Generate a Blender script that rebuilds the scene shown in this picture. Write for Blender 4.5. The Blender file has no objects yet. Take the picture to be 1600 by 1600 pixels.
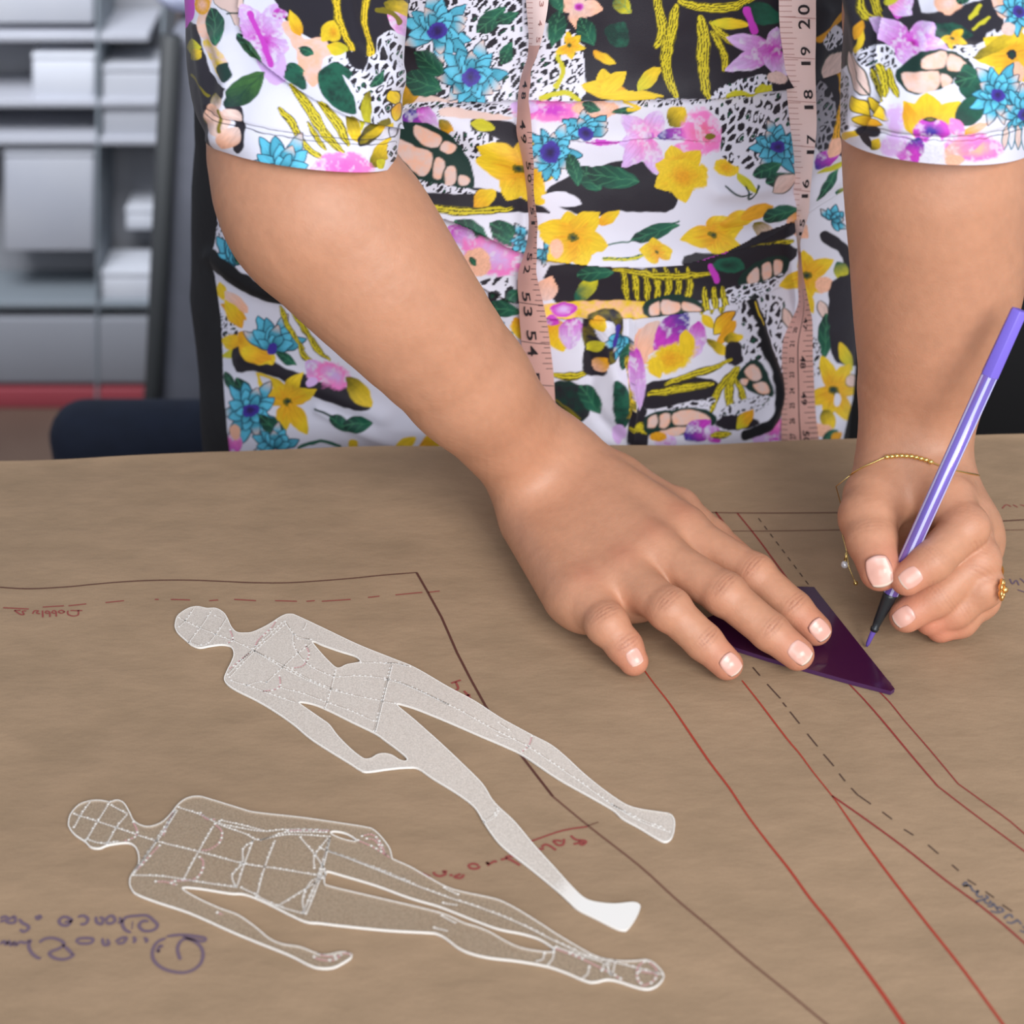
import bpy, bmesh, math, random
import numpy as np
from mathutils import Vector, Matrix
from mathutils.geometry import tessellate_polygon
random.seed(7); rng=np.random.default_rng(7)
scene=bpy.context.scene
COL=bpy.data.collections.new('Scene'); scene.collection.children.link(COL)
# ------------------------------------------------------------------ camera model (f in pixels of a 1600 frame)
F=2600.0; TH=math.radians(35); CZ=1.48; TZ=0.90
cT,sT=math.cos(TH),math.sin(TH)
def ray(x,y):
    a=(x-800)/F; b=-(y-800)/F
    return np.array([a, cT+b*sT, -sT+b*cT])
def H(x,y,h=0.0):            # point at height h (m) above the table paper
    r=ray(x,y); t=(TZ+h-CZ)/r[2]; return np.array([0,0,CZ])+r*t
def YP(x,y,Y):               # point on the upright plane Y
    r=ray(x,y); return np.array([0,0,CZ])+r*(Y/r[1])
def proj(P):
    P=np.asarray(P,float); z=P[...,2]-CZ
    dep=P[...,1]*cT-z*sT; up=P[...,1]*sT+z*cT
    return 800+F*P[...,0]/dep, 800-F*up/dep
cam=bpy.data.cameras.new('camera'); co=bpy.data.objects.new('camera',cam); COL.objects.link(co)
co.location=(0,0,CZ); co.rotation_euler=(math.pi/2-TH,0,0)
cam.sensor_width=36; cam.lens=F/1600*36; cam.clip_start=.01
cam.dof.use_dof=True; cam.dof.focus_distance=.91; cam.dof.aperture_fstop=7.5
scene.camera=co
# ------------------------------------------------------------------ materials
def lin(c):
    o=[]
    for v in c[:3]:
        v=v/255.0; o.append(v/12.92 if v<=.04045 else ((v+.055)/1.055)**2.4)
    return o
def L4(c): return (*lin(c),1.0)
def newmat(name):
    m=bpy.data.materials.new(name); m.use_nodes=True
    nt=m.node_tree; b=nt.nodes['Principled BSDF']; return m,nt,b
def mat(name,c,rough=.6,metal=0.0,noise=0.0,nscale=30,c2=None,bump=0.0,bscale=200,**kw):
    m,nt,b=newmat(name)
    b.inputs['Base Color'].default_value=L4(c); b.inputs['Roughness'].default_value=rough; b.inputs['Metallic'].default_value=metal
    for k,v in kw.items(): b.inputs[k.replace('_',' ')].default_value=v
    tc=nt.nodes.new('ShaderNodeTexCoord')
    if c2 is not None or noise>0:
        n=nt.nodes.new('ShaderNodeTexNoise'); n.inputs['Scale'].default_value=nscale; n.inputs['Detail'].default_value=5
        nt.links.new(tc.outputs['Object'],n.inputs['Vector'])
        r=nt.nodes.new('ShaderNodeValToRGB'); r.color_ramp.elements[0].position=.3; r.color_ramp.elements[1].position=.7
        r.color_ramp.elements[0].color=L4(c); r.color_ramp.elements[1].color=L4(c2 if c2 else [min(255,v*(1+noise)) for v in c])
        nt.links.new(n.outputs['Fac'],r.inputs['Fac']); nt.links.new(r.outputs['Color'],b.inputs['Base Color'])
    if bump>0:
        n=nt.nodes.new('ShaderNodeTexNoise'); n.inputs['Scale'].default_value=bscale; n.inputs['Detail'].default_value=4
        nt.links.new(tc.outputs['Object'],n.inputs['Vector'])
        bp=nt.nodes.new('ShaderNodeBump'); bp.inputs['Strength'].default_value=1; bp.inputs['Distance'].default_value=bump
        nt.links.new(n.outputs['Fac'],bp.inputs['Height']); nt.links.new(bp.outputs['Normal'],b.inputs['Normal'])
    return m
# ------------------------------------------------------------------ object helpers
def tag(o,label=None,cat=None,group=None,kind=None):
    if label: o['label']=label
    if cat: o['category']=cat
    if group: o['group']=group
    if kind: o['kind']=kind
    return o
def link(name,me,mats,parent=None,smooth=False):
    o=bpy.data.objects.new(name,me); COL.objects.link(o)
    for m in (mats if isinstance(mats,(list,tuple)) else [mats]): me.materials.append(m)
    if smooth: me.polygons.foreach_set('use_smooth',[True]*len(me.polygons))
    if parent is not None: o.parent=parent; o.matrix_parent_inverse=Matrix.Translation(-parent.location)
    return o
def empty(name,loc=(0,0,0)):
    o=bpy.data.objects.new(name,None); COL.objects.link(o); o.location=loc; o.empty_display_size=.05; return o
def fastmesh(name,V,Fq,cols=None,mi=None):
    me=bpy.data.meshes.new(name); V=np.asarray(V,np.float32); Fq=np.asarray(Fq,np.int32); k=Fq.shape[1]
    me.vertices.add(len(V)); me.vertices.foreach_set('co',V.ravel())
    me.loops.add(Fq.size); me.loops.foreach_set('vertex_index',Fq.ravel())
    me.polygons.add(len(Fq)); me.polygons.foreach_set('loop_start',np.arange(0,Fq.size,k,dtype=np.int32))
    try: me.polygons.foreach_set('loop_total',np.full(len(Fq),k,np.int32))
    except Exception: pass
    if mi is not None: me.polygons.foreach_set('material_index',np.asarray(mi,np.int32))
    me.update(calc_edges=True)
    if cols is not None:
        a=me.color_attributes.new('Col','FLOAT_COLOR','POINT')
        c=np.ones((len(V),4),np.float32); c[:,:3]=cols; a.data.foreach_set('color',c.ravel())
    return me
class MB:
    def __init__(s): s.v=[]; s.f=[]; s.m=[]
    def add(s,vs,fs,mi=0):
        o=len(s.v); s.v+= [tuple(map(float,v)) for v in vs]; s.f+=[tuple(o+i for i in f) for f in fs]; s.m+=[mi]*len(fs)
    def box(s,c,d,mi=0,R=None):
        vs=[]
        for x in(-.5,.5):
            for y in(-.5,.5):
                for z in(-.5,.5):
                    v=Vector((x*d[0],y*d[1],z*d[2]))
                    if R is not None: v=R@v
                    vs.append((c[0]+v.x,c[1]+v.y,c[2]+v.z))
        s.add(vs,[(0,1,3,2),(4,6,7,5),(0,4,5,1),(2,3,7,6),(0,2,6,4),(1,5,7,3)],mi)
    def lathe(s,a,b,prof,n=24,mi=0,caps=True,up=None,ph=0.0):   # prof: (t 0..1 along a->b, radius)
        a=Vector(a);b=Vector(b);ax=(b-a).normalized()
        u=Vector(up) if up is not None else (Vector((0,0,1)) if abs(ax.z)<.9 else Vector((1,0,0)))
        u=(u-ax*u.dot(ax)).normalized();w=ax.cross(u); vs=[]
        for t,r in prof:
            c=a.lerp(b,t)
            for i in range(n):
                an=2*math.pi*i/n+ph; vs.append(c+u*(r*math.cos(an))+w*(r*math.sin(an)))
        fs=[]
        for j in range(len(prof)-1):
            for i in range(n): fs.append((j*n+i,j*n+(i+1)%n,(j+1)*n+(i+1)%n,(j+1)*n+i))
        if caps: fs.append(tuple(range(n-1,-1,-1))); fs.append(tuple((len(prof)-1)*n+i for i in range(n)))
        s.add(vs,fs,mi)
    def tube(s,pts,r,n=8,mi=0):
        pts=[Vector(p) for p in pts]; vs=[]; u=None
        for i,p in enumerate(pts):
            t=(pts[min(i+1,len(pts)-1)]-pts[max(i-1,0)]).normalized()
            if u is None: u=t.orthogonal().normalized()
            u=(u-t*u.dot(t)).normalized(); w=t.cross(u); rr=r[i] if hasattr(r,'__len__') else r
            for k in range(n):
                an=2*math.pi*k/n; vs.append(p+u*(rr*math.cos(an))+w*(rr*math.sin(an)))
        fs=[(j*n+i,j*n+(i+1)%n,(j+1)*n+(i+1)%n,(j+1)*n+i) for j in range(len(pts)-1) for i in range(n)]
        fs.append(tuple(range(n-1,-1,-1))); fs.append(tuple((len(pts)-1)*n+i for i in range(n)))
        s.add(vs,fs,mi)
    def ball(s,c,r,n=12,mi=0,sc=(1,1,1)):
        vs=[];m=n//2+1
        for j in range(m+1):
            ph=math.pi*j/m
            for i in range(n):
                a=2*math.pi*i/n; vs.append((c[0]+sc[0]*r*math.sin(ph)*math.cos(a),c[1]+sc[1]*r*math.sin(ph)*math.sin(a),c[2]+sc[2]*r*math.cos(ph)))
        s.add(vs,[(j*n+i,(j+1)*n+i,(j+1)*n+(i+1)%n,j*n+(i+1)%n) for j in range(m) for i in range(n)],mi)
    def build(s,name,mats,parent=None,smooth=False,bevel=0,seg=2,loc=None):
        me=bpy.data.meshes.new(name); me.from_pydata(s.v,[],s.f)
        me.polygons.foreach_set('material_index',s.m); me.update()
        o=link(name,me,mats,parent,smooth)
        if bevel>0:
            b=o.modifiers.new('bevel','BEVEL'); b.width=bevel; b.segments=seg; b.limit_method='ANGLE'; b.angle_limit=math.radians(35)
            for p in me.polygons: p.use_smooth=True
        return o
def catmull(pts,n=6,closed=False):
    P=np.asarray(pts,float); m=len(P); out=[]
    rngi=range(m if closed else m-1)
    for i in rngi:
        if closed: p0,p1,p2,p3=P[(i-1)%m],P[i],P[(i+1)%m],P[(i+2)%m]
        else: p0,p1,p2,p3=P[max(i-1,0)],P[i],P[i+1],P[min(i+2,m-1)]
        for k in range(n):
            t=k/n; out.append(.5*((2*p1)+(-p0+p2)*t+(2*p0-5*p1+4*p2-p3)*t*t+(-p0+3*p1-3*p2+p3)*t**3))
    if not closed: out.append(P[-1])
    return np.array(out)
def vnoise(x,y,seed=0):
    xi=np.floor(x).astype(np.int64); yi=np.floor(y).astype(np.int64); fx=x-xi; fy=y-yi
    fx=fx*fx*(3-2*fx); fy=fy*fy*(3-2*fy)
    def h(a,b):
        n=(a*374761393+b*668265263+seed*974634777)&0x7fffffff; n=((n^(n>>13))*1274126177)&0x7fffffff
        n=(n^(n>>16))&0x7fffffff; return (n%100003)/100003.0
    return (h(xi,yi)*(1-fx)+h(xi+1,yi)*fx)*(1-fy)+(h(xi,yi+1)*(1-fx)+h(xi+1,yi+1)*fx)*fy
def glyphs(txt):             # text -> 2D triangles, baseline at 0, height about .7
    cu=bpy.data.curves.new('t','FONT'); cu.body=txt; cu.size=1; cu.resolution_u=3; cu.offset=.012
    o=bpy.data.objects.new('t',cu); COL.objects.link(o)
    me=bpy.data.meshes.new_from_object(o.evaluated_get(bpy.context.evaluated_depsgraph_get()))
    V=np.array([v.co[:2] for v in me.vertices]); Fs=[tuple(p.vertices) for p in me.polygons]
    bpy.data.objects.remove(o); bpy.data.curves.remove(cu); bpy.data.meshes.remove(me)
    V[:,0]-=(V[:,0].min()+V[:,0].max())/2; V[:,1]-=(V[:,1].min()+V[:,1].max())/2
    return V,Fs
# ------------------------------------------------------------------ SKIN: one signed-distance body, meshed with surface nets
def smin(a,b,k):
    h=np.clip(.5+.5*(b-a)/k,0,1); return b+(a-b)*h-k*h*(1-h)
def cap(P,a,b,ra,rb):
    ba=b-a; pa=P-a; t=np.clip((pa@ba)/max(1e-12,ba@ba),0,1)
    return np.linalg.norm(pa-t[:,None]*ba,axis=1)-(ra+(rb-ra)*t)
A=np.array
def pts(L): return [(H(x,y,h/100),r) for x,y,h,r in L]
armR=[(YP(470,-300,.99),.052),(YP(470,60,.875),.050),(YP(478,290,.805),.0480),(YP(540,370,.797),.0475),(YP(625,475,.79),.0415),(YP(735,605,.796),.0338)]
armL=[(YP(1460,-240,.97),.052),(YP(1462,100,.84),.0465),(YP(1462,250,.80),.0462),(YP(1466,400,.798),.0452),(YP(1458,510,.798),.0412),(YP(1438,620,.797),.0318)]
def dens(ch):
    q=catmull([list(p)+[r] for p,r in ch],4); return [(x[:3],x[3]) for x in q]
armR=dens(armR); armL=dens(armL)
wristR=H(852,738,.034); wristL=H(1425,715,.068)
def lat(a,b):                # sideways unit vector of a limb, roughly level
    d=b-a; n=np.cross(d,[0,-.57,.82]); return n/np.linalg.norm(n)
latR=lat(armR[-1][0],wristR); latL=lat(armL[-1][0],wristL)
HR=dict(
 pinky=pts([(914,930,2.3,.0118),(948,975,2.25,.0110),(976,1010,1.45,.0096),(990,1033,.88,.0079)]),
 ring=pts([(972,897,2.9,.0125),(1046,952,3.0,.0113),(1100,1003,1.7,.0101),(1136,1038,.95,.0085)]),
 middle=pts([(1018,860,3.4,.0130),(1132,928,3.1,.0116),(1203,987,1.95,.0104),(1246,1022,1.25,.0089)]),
 index=pts([(1062,830,3.2,.0130),(1178,898,2.7,.0114),(1240,952,1.8,.0102),(1274,984,1.2,.0088)]),
 thumb=pts([(960,760,2.6,.0165),(1058,798,1.9,.0130),(1112,842,1.15,.0115),(1160,880,1.0,.0095)]))
HL=dict(
 thumb=pts([(1372,778,6.0,.0175),(1358,808,5.7,.0158),(1362,843,5.3,.0138),(1375,892,4.6,.0109)]),
 index=pts([(1478,782,6.7,.0135),(1508,824,6.4,.0122),(1455,878,5.5,.0110),(1417,905,4.75,.0088)]),
 middle=pts([(1504,800,5.6,.0130),(1526,876,4.5,.0122),(1462,932,3.1,.0112),(1416,962,2.2,.0092)]),
 ring=pts([(1518,825,4.3,.0125),(1532,916,3.3,.0118),(1490,952,2.1,.0108),(1455,968,1.5,.0090)]),
 pinky=pts([(1524,850,3.2,.0115),(1530,936,1.9,.0105),(1500,969,1.2,.0095),(1470,980,.95,.0085)]))
palmR=[]
for off,k,r0,r1 in ((-.014,'pinky',.0165,.0130),(-.006,'ring',.0185,.0140),(.004,'middle',.019,.0150),(.013,'index',.0175,.0148)):
    palmR.append((wristR+latR*off,HR[k][0][0],r0,r1))
if (palmR[0][0]-palmR[3][0])@(HR['pinky'][0][0]-HR['index'][0][0])<0:
    latR=-latR; palmR=[(wristR+latR*off,HR[k][0][0],r0,r1) for off,k,r0,r1 in ((-.014,'pinky',.0165,.0130),(-.006,'ring',.0185,.0140),(.004,'middle',.019,.0150),(.013,'index',.0175,.0148))]
palmR+=[(H(832,815,.021),H(893,928,.018),.018,.0155),(wristR+latR*.010,HR['thumb'][0][0],.018,.0165),
        (HR['pinky'][0][0]-A([0,0,.004]),HR['index'][0][0]-A([0,0,.008]),.013,.014),(H(925,948,.017),H(1000,930,.019),.011,.011),(H(1000,930,.019),H(1080,895,.021),.011,.011),(HR['thumb'][0][0],H(1045,812,.022),.016,.0135)]
if latL[0]<0: latL=-latL
palmL=[(wristL+latL*.001,HL['index'][0][0],.0185,.0148),(wristL+latL*.003,HL['middle'][0][0]-A([0,0,.004]),.0185,.0148),(wristL+latL*.004,HL['ring'][0][0],.0175,.0145),
       (wristL+latL*.003-A([0,0,.004]),HL['pinky'][0][0],.0165,.0140),(wristL-latL*.004,HL['thumb'][0][0],.0185,.0180),(H(1396,778,.050),H(1475,800,.050),.015,.012),(H(1395,805,.036),H(1480,840,.036),.014,.015),(H(1398,840,.026),H(1460,862,.026),.012,.013),
       (HL['ring'][0][0]-A([.004,0,.012]),H(1520,930,.018),.015,.012),(wristL,H(1445,800,.044),.019,.015)]
FING=[]                      # (hand, name, axis points, radii, dorsal)
def frame(pts_,flip=1):
    out=[]
    for i in (1,2):
        a,b,c=pts_[i-1][0],pts_[i][0],pts_[i+1][0]
        ax=(c-a)/np.linalg.norm(c-a)
        v=b-(a+c)/2; v=v-ax*(v@ax)
        view=A([0,0,CZ])-b; view/=np.linalg.norm(view)
        up=A([0,0,1.0])*.6+view*.6; up=up-ax*(up@ax); up/=np.linalg.norm(up)
        out.append((b,ax,up,pts_[i][1]))
    return out
CRE=[f+(g,) for h,g in ((HR,1.0),(HL,.35)) for k,p in h.items() if k!='thumb' for f in frame(p)]+[frame(HL['thumb'])[1]+(.5,)]
def crease(P):
    tot=np.zeros(len(P))
    for b,ax,up,r,gain in CRE:
        q=P-b; m=(np.abs(q)<.02).all(1)
        if not m.any(): continue
        q=q[m]; s=q@ax; side=np.cross(ax,up); l=q@side; u=q@up
        dors=np.clip(u/r,0,1)**2*np.exp(-(l/(.75*r))**4)
        w=0
        for k,(s0,a) in enumerate(((-.0034,.5),(-.0012,.9),(.0010,1),(.0032,.55))):
            w=w+a*np.exp(-((s-s0-(1 if k>1 else -1)*.0012*(l/r)**2*-1)/.00042)**2)
        tot[m]+=w*dors*gain
    return np.clip(tot,0,1.2)
def hand(P,palm,fing,kp):
    d=np.full(len(P),1.0)
    for i,(a,b,ra,rb) in enumerate(palm):
        c=cap(P,a,b,ra,rb); d=c if i==0 else smin(d,c,.011)
    out=d.copy()
    for n,pp in fing.items():
        f=None
        for i in range(3):
            c=cap(P,pp[i][0],pp[i+1][0],pp[i][1]*(.97 if i else 1),pp[i+1][1]); f=c if f is None else smin(f,c,.003)
        j=np.linalg.norm(P-pp[1][0],axis=1)-pp[1][1]*1.03; f=smin(f,j,.003)
        out=smin(out,smin(d,f,kp),.0018)
    return out
def arm(P,ch,wr,la,wo):
    d=None
    for i in range(len(ch)-1):
        c=cap(P,ch[i][0],ch[i+1][0],ch[i][1],ch[i+1][1]); d=c if d is None else smin(d,c,.003)
    e,re=ch[-1]
    for s in (-1,1):
        c=cap(P,e+la*s*.004,wr+la*s*wo,re-.004,.0205); d=smin(d,c,.010)
    return d
boxes=[]
for h,w in ((HR,wristR),(HL,wristL)):
    q=np.array([w]+[p[0] for v in h.values() for p in v]); boxes.append((q.min(0)-.035,q.max(0)+.035))
for i,ch in enumerate((armR,armL)):
    q=ch[-1][0]; boxes[i]=(np.minimum(boxes[i][0],q-.04),np.maximum(boxes[i][1],q+.04))
SHO=A([0.045,1.045,1.30])
def sdf(P,detail=True):
    d=np.full(len(P),.3); hi_=P[:,2]>1.17
    for sgn,ch,w_,l_,o_ in ((-1,armR,wristR,latR,.0105),(1,armL,wristL,latL,.0055)):
        m=hi_|((P[:,0]-.12)*sgn>-.01)
        if m.any(): d[m]=np.minimum(d[m],arm(P[m],ch,w_,l_,o_))
    # shoulders and chest under the clothes join both arms into one body
    for a,b,ra,rb in ((armR[0][0],SHO,.050,.058),(armL[0][0],SHO,.050,.058),(SHO,A([.01,1.06,1.22]),.06,.05)):
        d=smin(d,cap(P,a,b,ra,rb),.02)
    for (lo,hi),pl,fg,kp in ((boxes[0],palmR,HR,.0075),(boxes[1],palmL,HL,.0055)):
        m=((P>lo)&(P<hi)).all(1)
        if m.any():
            Q=P[m]; hd=hand(Q,pl,fg,kp); dd=smin(d[m],hd,.020)
            if detail: dd=dd+.00045*crease(Q)
            d[m]=dd
    return d
def surfnets(fn,lo,hi,h,keep=None):
    B=8; lo=np.asarray(lo,float); n=np.ceil((np.asarray(hi)-lo)/(h*B)).astype(int)
    g=np.stack(np.meshgrid(*[np.arange(k) for k in n],indexing='ij'),-1).reshape(-1,3)
    ctr=lo+(g+.5)*B*h; R=h*B*.5*1.732*1.25+.0015
    act=[]
    for i in range(0,len(g),200000):
        act.append(np.abs(fn(ctr[i:i+200000],False))<R)
    g=g[np.concatenate(act)]
    o=np.stack(np.meshgrid(*[np.arange(B+1)]*3,indexing='ij'),-1).reshape(-1,3)
    N=(n*B+4).astype(np.int64)
    keys=[];vs=[];sg=[]
    cell=np.stack(np.meshgrid(*[np.arange(B)]*3,indexing='ij'),-1).reshape(-1,3)
    cor=A([[i,j,k] for i in(0,1) for j in(0,1) for k in(0,1)])
    for i in range(0,len(g),1500):
        gg=g[i:i+1500]; M=len(gg)
        ii=(gg[:,None,:]*B+o[None]); D=fn((lo+ii.reshape(-1,3)*h),True).reshape(M,B+1,B+1,B+1)
        C=np.stack([D[:,a:a+B,b:b+B,c:c+B] for a,b,c in cor],-1).reshape(M*B**3,8)
        neg=(C<0).sum(1); a=(neg>0)&(neg<8)
        C=C[a]; ci=(gg[:,None,:]*B+cell[None]).reshape(-1,3)[a]
        p=np.zeros((len(C),3)); w=np.zeros(len(C))
        for e0 in range(8):
            for e1 in range(e0+1,8):
                if np.abs(cor[e0]-cor[e1]).sum()!=1: continue
                s=(C[:,e0]<0)!=(C[:,e1]<0); t=np.where(s,C[:,e0]/np.where(s,C[:,e0]-C[:,e1],1),0)
                q=cor[e0]+t[:,None]*(cor[e1]-cor[e0]); p+=np.where(s[:,None],q,0); w+=s
        vs.append(lo+(ci+p/w[:,None])*h); keys.append((ci[:,0]*N[1]+ci[:,1])*N[2]+ci[:,2]); sg.append(C<0)
    keys=np.concatenate(keys);vs=np.concatenate(vs);sg=np.concatenate(sg)
    od=np.argsort(keys); keys=keys[od];vs=vs[od];sg=sg[od]
    st=A([N[1]*N[2],N[2],1]); faces=[]
    for ax,(u,v) in enumerate(((1,2),(2,0),(0,1))):
        far=[4,2,1][ax]; e=sg[:,0]!=sg[:,far]; k=keys[e]; s0=sg[e,0]
        q=np.stack([k-st[u]-st[v],k-st[v],k,k-st[u]],1)
        ix=np.searchsorted(keys,q); ix=np.clip(ix,0,len(keys)-1); ok=(keys[ix]==q).all(1)
        f=ix[ok]; s=s0[ok]; f=np.where(s[:,None],f,f[:,::-1]); faces.append(f)
    f=np.concatenate(faces)
    # Newton step onto the surface
    e=h*.25; d=fn(vs,True); G=np.stack([fn(vs+A(x)*e,True)-d for x in ([1,0,0],[0,1,0],[0,0,1])],1)/e
    G/=np.maximum(1e-6,(G**2).sum(1))[:,None]; vs=vs-np.clip(d,-h,h)[:,None]*G
    if keep is not None:
        m=keep(vs[f].mean(1)); f=f[m]; u,inv=np.unique(f,return_inverse=True); vs=vs[u]; f=inv.reshape(f.shape)
    return vs,f
def inhand(P):
    o=np.zeros(len(P),bool)
    for lo_,hi_ in boxes: o|=((P>lo_)&(P<hi_)).all(1)
    return o
import time; _t=time.time()
SP=.0011
bl,bh=A([-.2,.60,TZ-.002]),A([.33,1.16,1.40])
V,Fc=surfnets(sdf,bl,bh,SP)
print('skin',len(V),time.time()-_t)
# skin colour: warm base, pinker finger ends and knuckles, darker crease lines
base=A(lin((194,140,110))); red=A(lin((212,128,104))); dk=A(lin((146,86,66)))
cc=np.tile(base,(len(V),1))
nz=vnoise(V[:,0]*120+V[:,2]*60,V[:,1]*120+V[:,2]*90,3)*.5+vnoise(V[:,0]*420,V[:,1]*420+V[:,2]*300,5)*.5
cc*= (0.93+.14*nz)[:,None]
def blend(col,c,w): return col*(1-w[:,None])+c*w[:,None]
for hnd in (HR,HL):
    for k,p in hnd.items():
        d=np.linalg.norm(V-p[3][0],axis=1); cc=blend(cc,red,.55*np.exp(-(d/.013)**2))
        d=np.linalg.norm(V-p[1][0],axis=1); cc=blend(cc,red,.15*np.exp(-(d/.012)**2))
        if hnd is HR:
            d=np.linalg.norm(V-p[0][0]-A([0,0,.012]),axis=1); cc=blend(cc,A(lin((178,100,78))),.35*np.exp(-(d/.009)**2))
m=inhand(V); w=np.zeros(len(V)); w[m]=crease(V[m]); cc=blend(cc,dk,.62*np.clip(w,0,1))
def skinmat():
    m_,nt,b=newmat('skin'); a=nt.nodes.new('ShaderNodeAttribute'); a.attribute_name='Col'
    nt.links.new(a.outputs['Color'],b.inputs['Base Color']); b.inputs['Roughness'].default_value=.47
    b.inputs['Subsurface Weight'].default_value=.18; b.inputs['Subsurface Radius'].default_value=(1,.35,.2); b.inputs['Subsurface Scale'].default_value=.006
    b.inputs['Specular IOR Level'].default_value=.42
    tc=nt.nodes.new('ShaderNodeTexCoord'); v=nt.nodes.new('ShaderNodeTexNoise'); v.inputs['Scale'].default_value=900; v.inputs['Detail'].default_value=3
    v2=nt.nodes.new('ShaderNodeTexNoise'); v2.inputs['Scale'].default_value=90; v2.inputs['Detail'].default_value=4
    bp=nt.nodes.new('ShaderNodeBump'); bp.inputs['Distance'].default_value=.00012; bp2=nt.nodes.new('ShaderNodeBump'); bp2.inputs['Distance'].default_value=.0006
    nt.links.new(tc.outputs['Object'],v.inputs['Vector']); nt.links.new(tc.outputs['Object'],v2.inputs['Vector'])
    nt.links.new(v.outputs['Fac'],bp.inputs['Height']); nt.links.new(v2.outputs['Fac'],bp2.inputs['Height']); nt.links.new(bp2.outputs['Normal'],bp.inputs['Normal']); nt.links.new(bp.outputs['Normal'],b.inputs['Normal'])
    return m_
person=empty('person',(0,1.03,0))
tag(person,'person in a floral jumpsuit leaning over the table, drawing with a purple marker','person')
bme=fastmesh('body',V,Fc,cc)
body=link('body',bme,skinmat(),person,True)
# fingernails: plates laid on the finger ends
def trace(o,d,n=60):
    t=np.zeros(len(o))
    for _ in range(n): t+=sdf(o+d*t[:,None],False)*.8
    return o+d*t[:,None]
def grad(p):
    e=.0004; return A([(sdf((p+A(x)*e)[None],False)-sdf((p-A(x)*e)[None],False))[0] for x in ([1,0,0],[0,1,0],[0,0,1])])
def nailmat():
    m_,nt,b=newmat('nail'); a=nt.nodes.new('ShaderNodeAttribute'); a.attribute_name='Col'
    nt.links.new(a.outputs['Color'],b.inputs['Base Color']); b.inputs['Roughness'].default_value=.22; return m_
NM=nailmat(); CAM=A([0,0,CZ])
def nail(px,py,pp,ln,wd,shift=0,tilt=None,free=.74):
    r=ray(px,py); r/=np.linalg.norm(r)
    # start just before the finger tip, aim along the sight line once to find the plate's centre on the real finger
    d0=np.linalg.norm(pp[3][0]-CAM)-.03
    c=trace((CAM+r*d0)[None],r[None])[0]; n=grad(c); n/=np.linalg.norm(n)
    ax=pp[3][0]-pp[2][0]; ax=ax/np.linalg.norm(ax)
    if tilt is not None: n=n+tilt*1.0; n/=np.linalg.norm(n)
    ax=ax-n*(ax@n); ax/=np.linalg.norm(ax); sd=np.cross(ax,n)
    K=17; u,v=np.meshgrid(np.linspace(-1,1,K),np.linspace(-1,1,K),indexing='ij')
    U=u*np.sqrt(1-.32*v*v); W=v*np.sqrt(1-.42*u*u)
    o=c+n*.012+ax*(U.ravel()*ln/2)[:,None]+sd*(W.ravel()*wd/2)[:,None]
    p=trace(o,np.tile(-n,(len(o),1)))
    # keep the plate a gentle arch rather than wrapping the pad
    hgt=(p-c)@n; lim=-(.0016*(W.ravel()**2)+.0014*np.clip(U.ravel(),0,1)**2+.0004)
    hgt=np.maximum(hgt,lim); lip=.00035*np.where((np.abs(u)>.99)|(np.abs(v)>.99),-1.6,1).ravel()
    p=(o-n*((o-c)@n)[:,None])+n*(hgt+lip)[:,None]
    Uf=U.ravel(); pink=A(lin((220,168,152))); wh=A(lin((234,212,196))); lu=A(lin((235,196,186)))
    wt=np.clip((Uf-free+.12*W.ravel()**2)/.1,0,1); wl=np.clip((-.55-Uf)/.2,0,1)*np.clip(1-np.abs(W.ravel())*1.6,0,1)
    c_=pink*(1-wt[:,None])+wh*wt[:,None]; c_=c_*(1-.7*wl[:,None])+lu*.7*wl[:,None]
    f=[(i*K+j,i*K+j+1,(i+1)*K+j+1,(i+1)*K+j) for i in range(K-1) for j in range(K-1)]
    ob=link('fingernail',fastmesh('fingernail',p,f,c_),NM,person,True)
    s=ob.modifiers.new('s','SOLIDIFY'); s.thickness=.0004; s.offset=-1
for a in ((992,1027,HR['pinky'],.0100,.0092),(1144,1038,HR['ring'],.0125,.0112),(1251,1019,HR['middle'],.0135,.0118),(1283,984,HR['index'],.0128,.0112),
          (1374,893,HL['thumb'],.0175,.0142),(1423,903,HL['index'],.0125,.0112),(1411,964,HL['middle'],.0125,.0108)): nail(*a)
# ------------------------------------------------------------------ TABLE, PAPER, INK
tb=empty('cutting_table',(0,.30,0)); tag(tb,'wide cutting table hidden under the brown pattern paper','table')
wood=mat('table_wood',(150,120,92),.5,c2=(128,98,72),nscale=12)
tablemetal=mat('table_metal',(60,60,64),.4,.8)
e0=H(-260,733); e1=H(1860,676)              # far edge of the paper / table
ed=(e1-e0); ed/=np.linalg.norm(ed); inn=A([ed[1],-ed[0],0])   # towards the camera
L0=e0-ed*.35; L1=e1+ed*.35
m=MB()
top=[L0,L1,L1+inn*.95,L0+inn*.95]; m.add([p-A([0,0,.0018]) for p in top]+[p-A([0,0,.032]) for p in top],[(3,2,1,0),(4,5,6,7),(0,1,5,4),(1,2,6,5),(2,3,7,6),(3,0,4,7)])
m.build('table_top',wood,tb,bevel=.002)
for u,v in ((.08,.08),(.92,.08),(.08,.92),(.92,.92)):
    p=L0+(L1-L0)*u+inn*.95*v; m=MB(); m.box((p[0],p[1],(TZ-.032)/2),(.05,.05,TZ-.032)); m.build('leg',tablemetal,tb,bevel=.004)
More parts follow.
